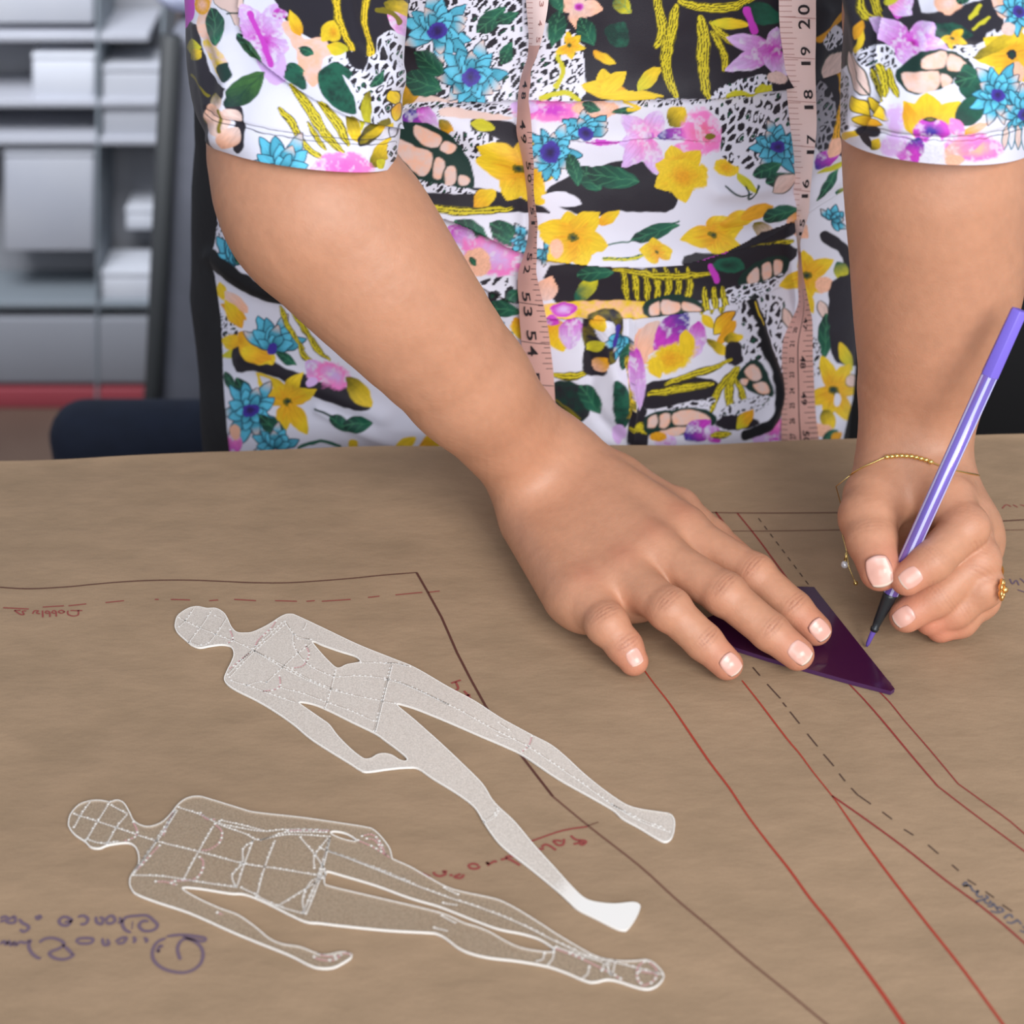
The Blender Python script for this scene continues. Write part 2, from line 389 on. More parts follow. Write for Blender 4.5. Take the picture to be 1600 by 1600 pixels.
# paper sheet: gently waved, the far edge slightly lifted
edge_px=[(-300,735),(-100,728),(0,722),(120,718),(240,712),(330,707),(420,704),(600,701),(760,699),(900,699),(1060,696),(1200,692),(1340,688),(1480,684),(1600,682),(1900,677)]
EP=np.array([H(*q) for q in edge_px])
def paperz(P):
    x,y=P[...,0],P[...,1]
    yb=np.interp(x,EP[:,0],EP[:,1]); d=np.clip(yb-y,0,1)
    return .0006*np.sin(x*23+y*9)*np.exp(-d/.4)*0 + .0022*np.exp(-d/.004)*(.5+.5*np.sin(x*31+1)*np.sin(x*13)) 
NX,NY=220,120; xs=np.linspace(EP[0,0],EP[-1,0],NX); vv=(np.linspace(0,1,NY)**1.6)
PV=[]
for j in range(NY):
    yb=np.interp(xs,EP[:,0],EP[:,1]); y=yb+(-.02-yb)*vv[j]
    q=np.stack([xs,y,np.full(NX,TZ)],1); q[:,2]+=paperz(q); PV.append(q)
PV=np.concatenate(PV); PF=[(j*NX+i+1,j*NX+i,(j+1)*NX+i,(j+1)*NX+i+1) for j in range(NY-1) for i in range(NX-1)]
mb=MB(); mb.add(PV,PF,0)
def ink(px,w,mi,z=.00025,h=0.0,closed=False,taper=False,mbx=None,smooth=4):
    """a pen stroke: traced points on the sheet, ribbon of width w (m)"""
    T=mbx or mb
    P=np.array([H(x,y,h)[:3] for x,y in px]); 
    if smooth and len(P)>2: P=catmull(P,smooth,closed)
    if closed: P=np.vstack([P,P[:1]])
    if len(P)<2: return
    t=np.gradient(P,axis=0); t/=np.maximum(1e-9,np.linalg.norm(t,axis=1))[:,None]; n=np.stack([-t[:,1],t[:,0],0*t[:,0]],1)
    ww=np.full(len(P),w) if not hasattr(w,'__len__') else np.interp(np.linspace(0,1,len(P)),np.linspace(0,1,len(w)),w)
    if taper: ww=ww*np.minimum(1,np.minimum(np.arange(len(P))+.6,len(P)-np.arange(len(P))-.4)/2)
    P=P+A([0,0,z]); a=P+n*ww[:,None]/2; b=P-n*ww[:,None]/2; K=len(P)
    T.add(np.vstack([a,b]),[(K+i,K+i+1,i+1,i) for i in range(K-1)],mi)
def cr(ox,oy,s,L): return [(ox+x*s,oy+y*s) for x,y in L]
# mats: 1 brown, 2 red, 3 orange red, 4 dark dash, 5 crimson faint, 6 violet, 7 blue grey, 8 faint brown
ink([(0,918),(30,920),(60,920),(110,917),(150,913),(200,909),(250,907),(300,907),(350,909),(400,911),(450,911),(500,908),(550,904),(600,899),(651,895)],.0009,1)
ink([(651,895),(690,965),(714,1020),(759,1104),(790,1147),(813,1179),(864,1245)],.0013,1,smooth=2)
ink([(864,1245),(922,1293),(1000,1354),(1056,1405),(1110,1450),(1169,1501),(1230,1550),(1300,1608)],.0011,8)
for a,b in (((5,950),(45,952)),((67,949),(100,947)),((107,947),(135,944)),((165,942),(194,939)),((242,937),(248,937)),((267,937),(297,938)),((327,939),(341,938)),((366,937),(400,939)),((430,939),(464,940)),((479,940),(492,939)),((503,940),(548,937)),((575,934),(593,932)),((618,930),(660,926)),((669,926),(687,924))): ink([a,b],.0009,5,smooth=0)
ink(cr(1000,1000,.375,[(20,130),(60,185),(125,268),(200,378),(290,510),(370,615),(450,735),(530,842),(620,955),(710,1080),(800,1190),(930,1365),(1010,1475),(1110,1620)]),[.0008,.0009,.0013,.0012,.0011,.0014,.0014,.0018,.0021],3,smooth=3)
ink(cr(1000,1000,.375,[(425,170),(500,265),(610,410),(665,475),(720,550),(800,650),(850,720),(930,835),(1060,1010),(1200,1190),(1350,1380),(1525,1620)]),[.0008,.0011,.0010,.0008,.0008,.0012,.0013,.0014,.0014],3,smooth=3)
ink(cr(1000,1000,.375,[(800,650),(950,755),(1100,865),(1270,1000),(1400,1095),(1500,1175),(1620,1280)]),.0011,2)
ink(cr(1000,1000,.375,[(850,163),(925,240),(1000,325),(1075,415),(1150,505),(1240,610)]),[.0008,.0011,.001],2,smooth=2)
ink(cr(1000,1000,.375,[(1240,610),(1350,695),(1470,785),(1620,895)]),.0009,2,smooth=2)
ink(cr(1000,1000,.375,[(975,195),(1040,260),(1100,335),(1200,450),(1325,600)]),.0008,2,smooth=2)
ink(cr(1000,1000,.375,[(1325,600),(1450,690),(1540,755),(1620,825)]),.0008,2,smooth=2)
for a in ((470,115,500,150),(530,185,585,245),(595,262,610,280),(625,300,665,350),(697,392,740,445),(765,477,808,527),(830,558,855,590),(880,618,910,650),(912,650,962,685),(1010,718,1050,748),(1100,790,1140,815),(1200,855,1243,892),(1300,938,1328,963),(1365,1000,1400,1022),(1440,1050,1475,1075),(1510,1105,1550,1132)):
    ink(cr(1000,1000,.375,[a[:2],a[2:]]),.0008,4,smooth=0)
ink([(1095,801),(1200,802),(1330,801)],.0010,8); ink([(1115,830),(1200,830),(1330,828)],.0007,8); ink([(1560,829),(1610,828)],.0007,8); ink([(1558,815),(1610,812)],.001,1,smooth=0)
ink([(1118,800),(1145,837),(1172,878),(1200,915)],.0012,2); ink([(1152,802),(1185,843),(1212,880),(1238,915)],.0010,2)
for k in range(9):
    x=1185+k*9.2; y=810+k*12.2; ink([(x,y),(x+4.5,y+6)],.0007,4,smooth=0)
ink([(918,1292),(880,1298),(838,1312),(800,1326)],.0010,5); ink([(918,1291),(935,1285)],.0006,8,smooth=0)
# small handwriting, traced stroke by stroke (it is upside down to the camera)
O8=(0,860,.25)
for st in ([(515,378),(440,378)],[(490,376),(488,405),(455,412),(425,400),(425,378)],[(405,385),(385,395),(365,385),(385,376),(405,386)],[(352,415),(350,385),(335,378),(325,390),(345,396)],[(312,418),(310,388),(290,380),(285,392),(305,396)],[(268,420),(266,378)],[(250,398),(228,392),(240,380),(215,380),(205,398)],[(165,380),(140,382),(150,402),(125,400),(90,376)],[(130,376),(92,378)]): ink(cr(*O8,st),.0009,5)
O3=(600,1240,.25)
for st in ([(1168,265),(1200,290),(1250,295),(1262,305),(1240,322),(1215,312),(1185,318)],[(1215,300),(1250,310)],[(1125,285),(1120,318),(1090,325),(1060,300),(1085,295),(1110,300)],[(1040,330),(1010,320),(985,335)],[(1075,355),(1040,330)],[(1000,345),(970,350),(930,352)],[(850,450),(800,420),(760,405)],[(810,398),(770,395),(760,408),(730,415)],[(705,430),(690,425),(660,440),(640,432)],[(640,430),(655,445),(645,450)],[(590,450),(560,440),(530,450),(545,470),(585,470),(598,455)],[(500,508),(480,530),(440,522),(480,505)],[(430,512),(410,512)],[(395,490),(370,488),(385,505),(350,518),(320,508),(310,492)],[(290,520),(270,515),(240,500)],[(230,508),(200,498),(180,510)],[(170,515),(150,505),(115,515),(130,525),(165,515),(110,520)]): ink(cr(*O3,st),.0013,5)
for st in ([(705,1068),(720,1063)],[(712,1066),(716,1076),(710,1080)],[(716,1090),(735,1086)],[(725,1080),(735,1092),(728,1098)],[(706,1085),(712,1098),(706,1104)],[(722,1103),(738,1112)]): ink(st,.0012,5)
O6=(0,1380,.25)
for st in ([(0,225),(30,210),(60,225),(90,210),(95,245),(60,250),(30,235),(0,245)],[(120,225),(140,250),(170,265),(180,285),(150,305),(125,290)],[(225,205),(235,225),(255,215),(240,200)],
  [(450,230),(425,265),(385,262),(370,235),(400,212),(440,225),(445,240),(400,245)],[(485,215),(520,205),(550,225),(535,255),(500,258)],[(600,210),(605,245),(635,258),(645,225),(620,215)],[(660,245),(690,255),(720,235),(700,205),(670,220),(665,240)],[(745,215),(760,240),(735,250)],
  [(820,312),(780,290),(765,250),(790,215),(860,205),(920,205),(960,235),(985,265),(960,295),(900,300),(870,270),(890,240),(930,240)],[(830,240),(825,290)],
  [(0,385),(25,365),(40,385),(55,365),(70,390),(90,370),(100,390),(125,370),(160,375),(190,360),(180,395),(200,440),(240,470),(255,465)],
  [(245,375),(280,350),(330,345),(380,360),(400,385),(370,410),(320,430),(310,445),(340,470),(400,478),(450,460),(460,440)],[(390,385),(440,430),(450,450)],
  [(480,375),(490,350),(540,345),(580,350),(570,375),(520,380),(485,375)],[(640,345),(650,385),(680,385),(670,350)],[(720,370),(760,345),(790,345),(770,375),(730,378)],[(835,335),(845,360),(830,375)],[(900,340),(920,360),(905,372)],
  [(1000,420),(985,430),(1000,395),(1020,400)],[(1040,345),(985,370),(955,420),(960,480),(1010,530),(1080,555),(1160,560),(1230,530),(1265,480),(1265,420),(1230,375),(1170,350),(1130,365),(1110,410),(1120,460),(1130,480)],[(1040,335),(1120,325),(1200,330),(1280,345),(1270,365),(1200,350),(1140,335)]): ink(cr(*O6,st),.0016,6,taper=True)
O9=(1440,1320,.1)
for st in ([(640,640),(690,590),(720,640),(650,650),(770,640)],[(760,640),(800,720),(850,740),(890,720),(860,780),(900,820),(960,810)],[(840,900),(900,880),(960,860),(1040,830),(1000,790)],[(980,860),(1000,910),(1060,920),(1080,880)],[(1030,960),(1090,970),(1120,920),(1150,960),(1200,1040)],[(1080,1040),(1150,1060),(1220,1060),(1280,1030),(1220,980),(1180,1000)],[(1290,1160),(1340,1110),(1400,1100),(1420,1150)],[(1330,1210),(1400,1230),(1470,1200),(1500,1180),(1560,1250)],[(1540,1340),(1600,1370),(1640,1330),(1580,1280)]): ink(cr(*O9,st),.0010,7)
for st in ([(1566,795),(1572,789),(1580,792)],[(1583,789),(1590,793)],[(1594,789),(1604,792)]): ink(st,.0008,5)
for st in ([(1570,912),(1566,921)],[(1578,905),(1582,913),(1588,907),(1592,915)],[(1594,904),(1602,912)],[(1590,922),(1602,926)]): ink(st,.0009,6)
def papermat():
    m_,nt,b=newmat('kraft_paper'); b.inputs['Roughness'].default_value=.75; b.inputs['Specular IOR Level'].default_value=.3
    tc=nt.nodes.new('ShaderNodeTexCoord'); mp=nt.nodes.new('ShaderNodeMapping'); mp.inputs['Scale'].default_value=(1,2.0,1); nt.links.new(tc.outputs['Object'],mp.inputs['Vector'])
    def N(s,d,r=.6):
        n=nt.nodes.new('ShaderNodeTexNoise'); n.inputs['Scale'].default_value=s; n.inputs['Detail'].default_value=d; n.inputs['Roughness'].default_value=r; nt.links.new(mp.outputs['Vector'],n.inputs['Vector']); return n
    n1=N(26,4); n2=N(900,3,.7); n3=N(7,2)
    r=nt.nodes.new('ShaderNodeValToRGB'); r.color_ramp.elements[0].position=.32; r.color_ramp.elements[1].position=.68
    r.color_ramp.elements[0].color=L4(PAPER_A); r.color_ramp.elements[1].color=L4(PAPER_B); nt.links.new(n1.outputs['Fac'],r.inputs['Fac'])
    mx=nt.nodes.new('ShaderNodeMix'); mx.data_type='RGBA'; mx.blend_type='OVERLAY'; mx.inputs['Factor'].default_value=.16
    nt.links.new(r.outputs['Color'],mx.inputs['A']); nt.links.new(n2.outputs['Fac'],mx.inputs['B'])
    mx2=nt.nodes.new('ShaderNodeMix'); mx2.data_type='RGBA'; mx2.blend_type='OVERLAY'; mx2.inputs['Factor'].default_value=.12
    nt.links.new(mx.outputs['Result'],mx2.inputs['A']); nt.links.new(n3.outputs['Fac'],mx2.inputs['B']); nt.links.new(mx2.outputs['Result'],b.inputs['Base Color'])
    bp=nt.nodes.new('ShaderNodeBump'); bp.inputs['Distance'].default_value=.0012; nt.links.new(n1.outputs['Fac'],bp.inputs['Height']); nt.links.new(bp.outputs['Normal'],b.inputs['Normal'])
    return m_
PAPER_A=(150,125,99); PAPER_B=(161,134,107)
inks=[mat('ink_brown',(84,44,34),.7),mat('ink_red',(138,42,38),.7),mat('ink_orange_red',(160,54,36),.7),mat('ink_dark',(74,52,42),.7),mat('ink_crimson',(144,66,60),.7),mat('ink_violet',(108,88,102),.7),mat('ink_blue_grey',(94,90,100),.7),mat('ink_faint',(112,76,60),.7)]
pp=mb.build('pattern_paper',[papermat()]+inks,None,True); tag(pp,'large sheet of brown kraft paper covered in red pattern lines and handwriting','paper')
# ------------------------------------------------------------------ PURPLE SET SQUARE
def plate(name,outer,holes,z0,th,mats,parent=None,rim=None,extra=None,loc=None):
    T=MB(); loops=[[H(x,y,z0+th) for x,y in L] for L in [outer]+holes]
    flat=[p for L in loops for p in L]; N=len(flat)
    cu=bpy.data.curves.new('c','CURVE'); cu.dimensions='2D'; cu.fill_mode='BOTH'
    for L in loops:
        s_=cu.splines.new('POLY'); s_.points.add(len(L)-1)
        for p_,q_ in zip(s_.points,L): p_.co=(q_[0]*10,q_[1]*10,0,1)
        s_.use_cyclic_u=True
    o_=bpy.data.objects.new('c',cu); COL.objects.link(o_); me_=bpy.data.meshes.new_from_object(o_.evaluated_get(bpy.context.evaluated_depsgraph_get()))
    FV=A([v.co[:2] for v in me_.vertices])/10; fa=A([p[:2] for p in flat])
    mp=[int(np.argmin(((fa-v)**2).sum(1))) for v in FV]; tris=[tuple(mp[k] for k in p.vertices) for p in me_.polygons]; tris=[t for t in tris if len(set(t))==len(t)]
    bpy.data.objects.remove(o_); bpy.data.curves.remove(cu); bpy.data.meshes.remove(me_)
    up=[]
    for t in tris:
        a,b,c=[flat[i] for i in t[:3]]; cz=(b[0]-a[0])*(c[1]-a[1])-(b[1]-a[1])*(c[0]-a[0]); up.append(t if cz>0 else t[::-1])
    T.add(flat+[p-A([0,0,th]) for p in flat],up+[tuple(N+i for i in t[::-1]) for t in up],0)
    o=0
    for L in loops:
        n=len(L); 
        ar=sum(L[i][0]*L[(i+1)%n][1]-L[(i+1)%n][0]*L[i][1] for i in range(n))
        vs=L+[p-A([0,0,th]) for p in L]; fs=[(i,n+i,n+(i+1)%n,(i+1)%n) for i in range(n)]
        if ar<0: fs=[f[::-1] for f in fs]
        T.add(vs,fs,rim if rim is not None else 0)
    if extra: extra(T)
    return T.build(name,mats,parent,False)
def plastic(name,c,alpha,rough=.15,**kw):
    m_,nt,b=newmat(name); b.inputs['Base Color'].default_value=L4(c); b.inputs['Roughness'].default_value=rough
    out=nt.nodes['Material Output']; t=nt.nodes.new('ShaderNodeBsdfTransparent'); t.inputs['Color'].default_value=L4(kw.get('tint',c)); mx=nt.nodes.new('ShaderNodeMixShader')
    mx.inputs['Fac'].default_value=alpha; nt.links.new(t.outputs[0],mx.inputs[1]); nt.links.new(b.outputs[0],mx.inputs[2]); nt.links.new(mx.outputs[0],out.inputs['Surface'])
    return m_,nt,b,mx
sqm,_,_,_=plastic('purple_plastic',(60,20,52),.93,.12,tint=(130,40,110))
def sqx(T):
    for q in (((1262,921),(1392,1069)),((1385,1067),(1262,1040)),((1262,1040),(1120,985))):
        ink(list(q),.0007,1,z=.0001,h=.0028,mbx=T,smooth=0)
    ink([(1244,921),(1262,921),(1262,921)],.0007,1,z=.0001,h=.0028,mbx=T,smooth=0)
sq=plate('set_square',[(1228,916),(1272,917),(1282,930),(1398,1076),(1392,1080),(1330,1064),(1262,1045),(1200,1028),(1150,1012),(1112,990),(1098,968)],[],.0004,.0026,[sqm,mat('purple_edge',(74,40,82),.3)],None,rim=1,extra=sqx)
tag(sq,'small dark purple translucent plastic set square held flat under the fingertips','set square')
# ------------------------------------------------------------------ CROQUIS TEMPLATES
def sp(*parts): 
    L=[]
    for ox,oy,s,P in parts: L+=cr(ox,oy,s,P)
    return L
c4=(250,920,.28125); c5=(600,1020,.3); c6=(90,1220,.34375); c7=(500,1280,.35)
out1=sp((*c4,[(85,190),(95,155),(120,130),(165,105),(210,98),(260,108),(310,108),(350,130),(372,160),(395,210),(425,240),(470,245),(520,238),(600,200),(680,150),(725,140),(765,152),(900,215),(1100,310),(1300,390),(1420,440)]),
 (*c5,[(333,177),(470,250),(600,335),(690,385),(770,428),(870,480),(950,545),(1030,620),(1120,695),(1210,760),(1270,795),(1340,815),(1440,830),(1490,840),(1512,870),(1512,915),(1500,960),(1470,982),(1430,970),(1330,910),(1240,860),(1190,815),(1060,740),(900,650),(730,535),(640,490),(500,430),(350,365),(230,315),(130,278),(65,268),(160,350),(300,475),(400,570),(510,680),(560,760),(605,810),(680,880),(780,1000),(880,1110),(980,1220),(1040,1275),(1100,1298),(1200,1308),(1290,1300),(1325,1308),(1332,1330),(1310,1380),(1270,1435),(1245,1443),(1200,1430),(1100,1380),(1010,1335),(970,1300),(900,1235),(760,1120),(620,1010),(560,940),(520,880),(470,800),(380,730),(250,650),(180,602),(130,595)]),
 (*c4,[(1280,998),(1150,1015),(1105,1000),(1050,965),(850,840),(740,750),(640,680),(540,620),(420,560),(370,525),(358,495),(375,450),(395,410),(410,370),(405,335),(385,315),(340,308),(280,315),(220,325),(175,310),(150,290),(100,245),(85,215)]))
hol1=[cr(*c4,[(845,295),(880,340),(930,395),(985,440),(1040,420),(1105,408),(1110,395),(1080,370),(1000,345),(900,310),(860,292)]),
 cr(*c4,[(770,632),(800,655),(900,725),(940,755),(990,820),(1060,890),(1110,930),(1140,945),(1175,940),(1210,920),(1250,915),(1290,925),(1330,950),(1365,957),(1372,940),(1330,900),(1250,840),(1190,798),(1060,735),(960,685),(870,645),(800,628)])]
out2=sp((*c6,[(50,190),(60,150),(95,110),(140,92),(190,88),(235,95),(270,87),(300,100),(325,140),(345,180),(380,202),(420,207),(470,190),(510,155),(550,105),(590,78),(640,70),(700,85),(830,125),(900,143),(1100,165),(1260,188),(1400,210),(1440,225),(1480,265),(1510,310),(1520,350)]),
 (*c7,[(330,180),(400,211),(460,245),(560,300),(640,325),(780,355),(860,390),(960,450),(1060,515),(1170,580),(1240,615),(1330,632),(1410,632),(1460,628),(1500,650),(1532,690),(1530,715),(1500,745),(1460,757),(1410,748),(1330,722),(1280,715),(1220,727),(1170,715),(1100,685),(1010,655),(880,632),(760,618),(680,600),(620,575),(560,530),(520,510),(480,505),(300,495),(100,475),(0,463)]),
 (*c6,[(1130,640),(1060,610),(940,550),(850,515),(780,510),(640,488),(565,487),(640,535),(740,580),(820,610),(900,665),(960,715),(1020,742),(1100,755),(1180,785),(1230,790),(1290,778),(1330,785),(1335,800),(1300,825),(1250,848),(1190,850),(1140,835),(1050,790),(900,730),(780,680),(600,600),(450,550),(360,515),(335,490),(328,460),(335,430),(365,385),(370,350),(360,310),(335,285),(300,280),(230,290),(190,305),(150,300),(125,275),(80,245),(55,215)]))
hol2=[cr(*c6,[(1240,235),(1260,228),(1310,238),(1355,265),(1350,275),(1300,265),(1260,250)]),
 cr(*c7,[(20,285),(25,240),(35,232),(100,250),(250,295),(400,350),(520,385),(600,415),(700,455),(800,490),(900,510),(980,535),(1040,575),(1040,590),(1000,592),(900,575),(830,545),(760,505),(700,480),(640,462),(560,425),(450,395),(300,360),(150,325),(40,298)])]
ln1=[(1,sp((*c4,L))) for L in ([(400,285),(520,345),(700,450),(900,545),(1000,575),(1130,605),(1310,640)],[(520,345),(690,430),(860,520),(1000,570)],[(375,480),(520,335),(690,180)],[(385,495),(530,345),(700,195)],[(590,525),(680,440),(760,365),(845,305)],[(918,665),(940,600),(980,450)],[(1192,795),(1235,620),(1285,425)],[(1200,795),(1243,620),(1293,425)],[(690,180),(730,240),(770,270),(850,285)],[(740,250),(740,310),(765,360),(820,420),(900,465),(980,490),(1100,485),(1280,505),(1450,570),(1600,645)],[(390,510),(520,550),(640,595),(750,632)],[(480,540),(540,520),(600,520)],[(665,550),(800,585),(920,630),(1060,680),(1195,740)],[(100,160),(200,210),(300,250),(390,285)],[(160,300),(230,210),(290,120)],[(270,305),(330,230),(370,165)],[(105,215),(150,170),(190,110)],[(160,295),(210,315),(260,310)],[(300,150),(340,165)],[(1110,412),(1280,415),(1400,437)],[(800,230),(815,190)],[(760,280),(830,285)])]
ln1+=[(1,sp((*c5,L))) for L in ([(0,142),(100,165),(300,255),(430,320),(560,395),(740,485),(900,590),(1060,700),(1200,800),(1340,880),(1490,935)],[(520,888),(580,855),(605,812)],[(520,880),(572,848),(598,806)],[(590,362),(660,410)],[(585,432),(650,450)],[(0,60),(60,55),(120,70)],[(1180,790),(1320,860),(1460,915)])]
ln1+=[(2,sp((*c4,L))) for L in ([(645,175),(620,215),(550,280),(525,325)],[(505,350),(440,400),(385,445)],[(805,310),(825,350),(820,390),(790,430),(730,440)],[(660,480),(668,520),(650,555),(570,570)],[(385,225),(400,260),(400,290),(370,302)])]+[(2,sp((*c5,L))) for L in ([(770,430),(755,480),(715,518)],)]
ln2=[(1,sp((*c6,L))) for L in ([(70,150),(180,185),(300,225),(450,275),(650,325),(850,378),(1000,400),(1210,435)],[(130,272),(180,190),(240,95)],[(225,290),(270,210),(320,150)],[(75,215),(110,150),(150,95)],[(240,110),(315,150)],[(130,265),(200,285),(280,275)],[(340,430),(480,435),(640,460),(815,485)],[(545,120),(650,155),(750,205),(850,240),(920,270),(1040,235),(1230,235)],[(920,272),(1050,245),(1240,255)],[(350,420),(450,270),(540,130)],[(360,400),(470,250),(545,135)],[(570,455),(640,325),(710,205)],[(815,485),(850,378),(890,272)],[(810,480),(795,430),(840,375),(845,310),(890,275)],[(905,530),(940,400),(990,270)],[(1115,605),(1185,435),(1240,260)],[(1130,608),(1195,440),(1240,260)],[(1100,255),(1180,350),(1215,420),(1190,450),(1000,570)],[(1190,440),(1150,460),(1115,530),(1120,600)],[(1170,400),(1170,340),(1230,260)],[(905,525),(1000,570),(1120,605)],[(735,180),(740,195),(830,215),(940,230),(1040,222),(1235,225)],[(740,180),(830,200),(930,225)],[(1225,320),(1400,380),(1600,460)],[(830,485),(905,520)])]
ln2+=[(1,sp((*c7,L))) for L in ([(0,130),(150,185),(400,285),(560,345),(740,405),(900,470),(1050,545),(1200,610),(1320,640),(1530,695)],[(550,305),(620,340)],[(545,375),(615,385)],[(540,430),(605,465)],[(505,485),(570,500)],[(1000,595),(995,625),(960,635)],[(1040,590),(1040,620),(1015,650)],[(1200,655),(1195,690),(1170,710)],[(1050,570),(1200,620),(1300,650)],[(1260,680),(1275,640),(1300,700),(1320,630)])]
ln2+=[(2,sp((*c6,L))) for L in ([(530,135),(500,190),(480,250)],[(465,290),(410,350),(360,405)],[(710,195),(745,230),(735,280),(690,312),(655,315)],[(640,345),(662,370),(650,420),(610,450),(510,455)],[(645,145),(680,175),(720,175)],[(440,460),(490,460),(540,475)],[(340,185),(360,225),(350,255),(300,275)],[(1160,800),(1200,815),(1260,815),(1300,785),(1330,790)],[(1180,790),(1240,800),(1290,795)],[(1380,255),(1430,245),(1470,290),(1490,340)],[(1360,270),(1430,300),(1510,350)],[(1400,265),(1440,270),(1470,310)],[(1040,228),(1140,225),(1235,228)],[(720,600),(750,608)])]
ln2+=[(2,sp((*c7,L))) for L in ([(1040,575),(1160,620),(1300,690),(1350,720)],[(1450,632),(1420,660),(1415,710),(1440,745)],[(1460,632),(1500,670),(1490,720),(1440,745)],[(1420,680),(1500,690)])]
def template(name,out,hol,lines,z,c,alpha,lab,seed,foot=None):
    o_=catmull(out,4,True); hs=[catmull(h,4,True) for h in hol]
    m_,nt,b,mx=plastic('clear_'+name,c,alpha,.35,tint=(250,245,240))
    tc=nt.nodes.new('ShaderNodeTexCoord'); n=nt.nodes.new('ShaderNodeTexNoise'); n.inputs['Scale'].default_value=1600; n.inputs['Detail'].default_value=2; nt.links.new(tc.outputs['Object'],n.inputs['Vector'])
    n2=nt.nodes.new('ShaderNodeTexNoise'); n2.inputs['Scale'].default_value=9; nt.links.new(tc.outputs['Object'],n2.inputs['Vector'])
    r=nt.nodes.new('ShaderNodeMapRange'); r.inputs[1].default_value=.3; r.inputs[2].default_value=.75; r.inputs[3].default_value=alpha-.16; r.inputs[4].default_value=min(1,alpha+.22); nt.links.new(n.outputs['Fac'],r.inputs[0])
    r2=nt.nodes.new('ShaderNodeMapRange'); r2.inputs[1].default_value=.3; r2.inputs[2].default_value=.7; r2.inputs[3].default_value=-.06; r2.inputs[4].default_value=.06; nt.links.new(n2.outputs['Fac'],r2.inputs[0])
    ad=nt.nodes.new('ShaderNodeMath'); ad.operation='ADD'; ad.use_clamp=True
    if foot is not None:  # reflection glare on the foot, painted in as whiter, more opaque plastic
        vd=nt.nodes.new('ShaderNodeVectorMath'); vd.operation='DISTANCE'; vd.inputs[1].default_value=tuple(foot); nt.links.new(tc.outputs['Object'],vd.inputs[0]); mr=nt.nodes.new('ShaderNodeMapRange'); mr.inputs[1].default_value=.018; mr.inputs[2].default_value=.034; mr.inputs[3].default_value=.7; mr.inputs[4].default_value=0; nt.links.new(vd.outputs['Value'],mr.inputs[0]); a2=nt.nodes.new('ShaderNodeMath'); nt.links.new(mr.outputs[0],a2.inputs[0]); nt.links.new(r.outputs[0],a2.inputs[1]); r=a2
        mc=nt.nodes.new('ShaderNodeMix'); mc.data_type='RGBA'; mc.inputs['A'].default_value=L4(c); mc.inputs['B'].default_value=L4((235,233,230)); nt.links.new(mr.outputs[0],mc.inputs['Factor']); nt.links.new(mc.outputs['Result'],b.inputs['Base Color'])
    nt.links.new(r.outputs[0],ad.inputs[0]); nt.links.new(r2.outputs[0],ad.inputs[1]); nt.links.new(ad.outputs[0],mx.inputs['Fac'])
    def ex(T):
        rnd=random.Random(seed)
        for L in [o_]+hs: ink(list(L)+[tuple(L[0])],.00042,1,z=.0001,h=z+.0012,mbx=T,smooth=0)
        for mi,L in lines:
            P=np.array([H(x,y,z+.0012) for x,y in catmull(L,8)]); seg=np.r_[0,np.cumsum(np.linalg.norm(np.diff(P,axis=0),axis=1))]
            # engraved dotted line
            s=0
            while s<seg[-1]:
                e=min(s+.0011,seg[-1]); q=[A([np.interp(t,seg,P[:,k]) for k in range(3)]) for t in (s,e)]
                d=q[1]-q[0]; nn=A([-d[1],d[0],0]); l=np.linalg.norm(nn)
                if l>1e-6:
                    nn=nn/l*.00024
                    for k,mm in ((0,mi),(1,3)):
                        off=nn*(k*2.2); aa=[q[0]+nn+off,q[0]-nn+off,q[1]-nn+off,q[1]+nn+off]; T.add([p+A([0,0,.0001]) for p in aa],[(0,1,2,3)],mm if (int(s/.0011)%3) else 1)
                s+=.0015
    ob=plate(name,[tuple(p) for p in o_],[[tuple(p) for p in h] for h in hs],z,.0012,[m_,mat('etch_white',(250,246,240),.4),mat('etch_pink',(222,150,160),.5),mat('etch_grey',(176,160,146),.5)],None,rim=1,extra=ex)
    tag(ob,lab,'drawing template'); return ob
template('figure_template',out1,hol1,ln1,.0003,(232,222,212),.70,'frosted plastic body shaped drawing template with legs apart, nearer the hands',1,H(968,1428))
template('figure_template',out2,hol2,ln2,.0003,(190,170,146),.46,'frosted plastic body shaped drawing template with legs together, lying lower left',2)
# ------------------------------------------------------------------ MARKER PEN
pa=H(1354,1010,.0012); pb=YP(1593,484,.738); d=(pb-pa); PLn=np.linalg.norm(d); d/=PLn
pen=empty('marker_pen',tuple(pa)); tag(pen,'slim purple felt tip marker with black tip cone, held in the writing hand','pen')
def at(t): return tuple(pa+d*t)
m=MB(); m.lathe(at(0),at(.011),[(0,.0006),(.15,.0011),(1,.0016)],12); m.build('felt_tip',mat('felt',(92,66,150),.8),pen,True)
m=MB(); m.lathe(at(.010),at(.034),[(0,.0021),(.08,.0024),(.1,.0019),(.25,.0024),(.9,.0038),(1,.0040)],20); m.build('tip_cone',mat('black_plastic',(34,38,42),.3),pen,True)
def pearl():
    m_,nt,b=newmat('pearl_purple'); b.inputs['Base Color'].default_value=L4((132,112,205)); b.inputs['Roughness'].default_value=.22; b.inputs['Metallic'].default_value=.35; b.inputs['Coat Weight'].default_value=.6; return m_
nn=6; E_=PLn-.036; m=MB(); m.lathe(at(.0335),at(E_),[(0,.0038),(.003,.0043),(1,.0043)],36,ph=.1)
m.m=[1 if (i<72 and (i%6) in (0,1)) else 0 for i in range(len(m.m))]
m.build('barrel',[pearl(),mat('pale_stripe',(196,196,238),.25)],pen,True)
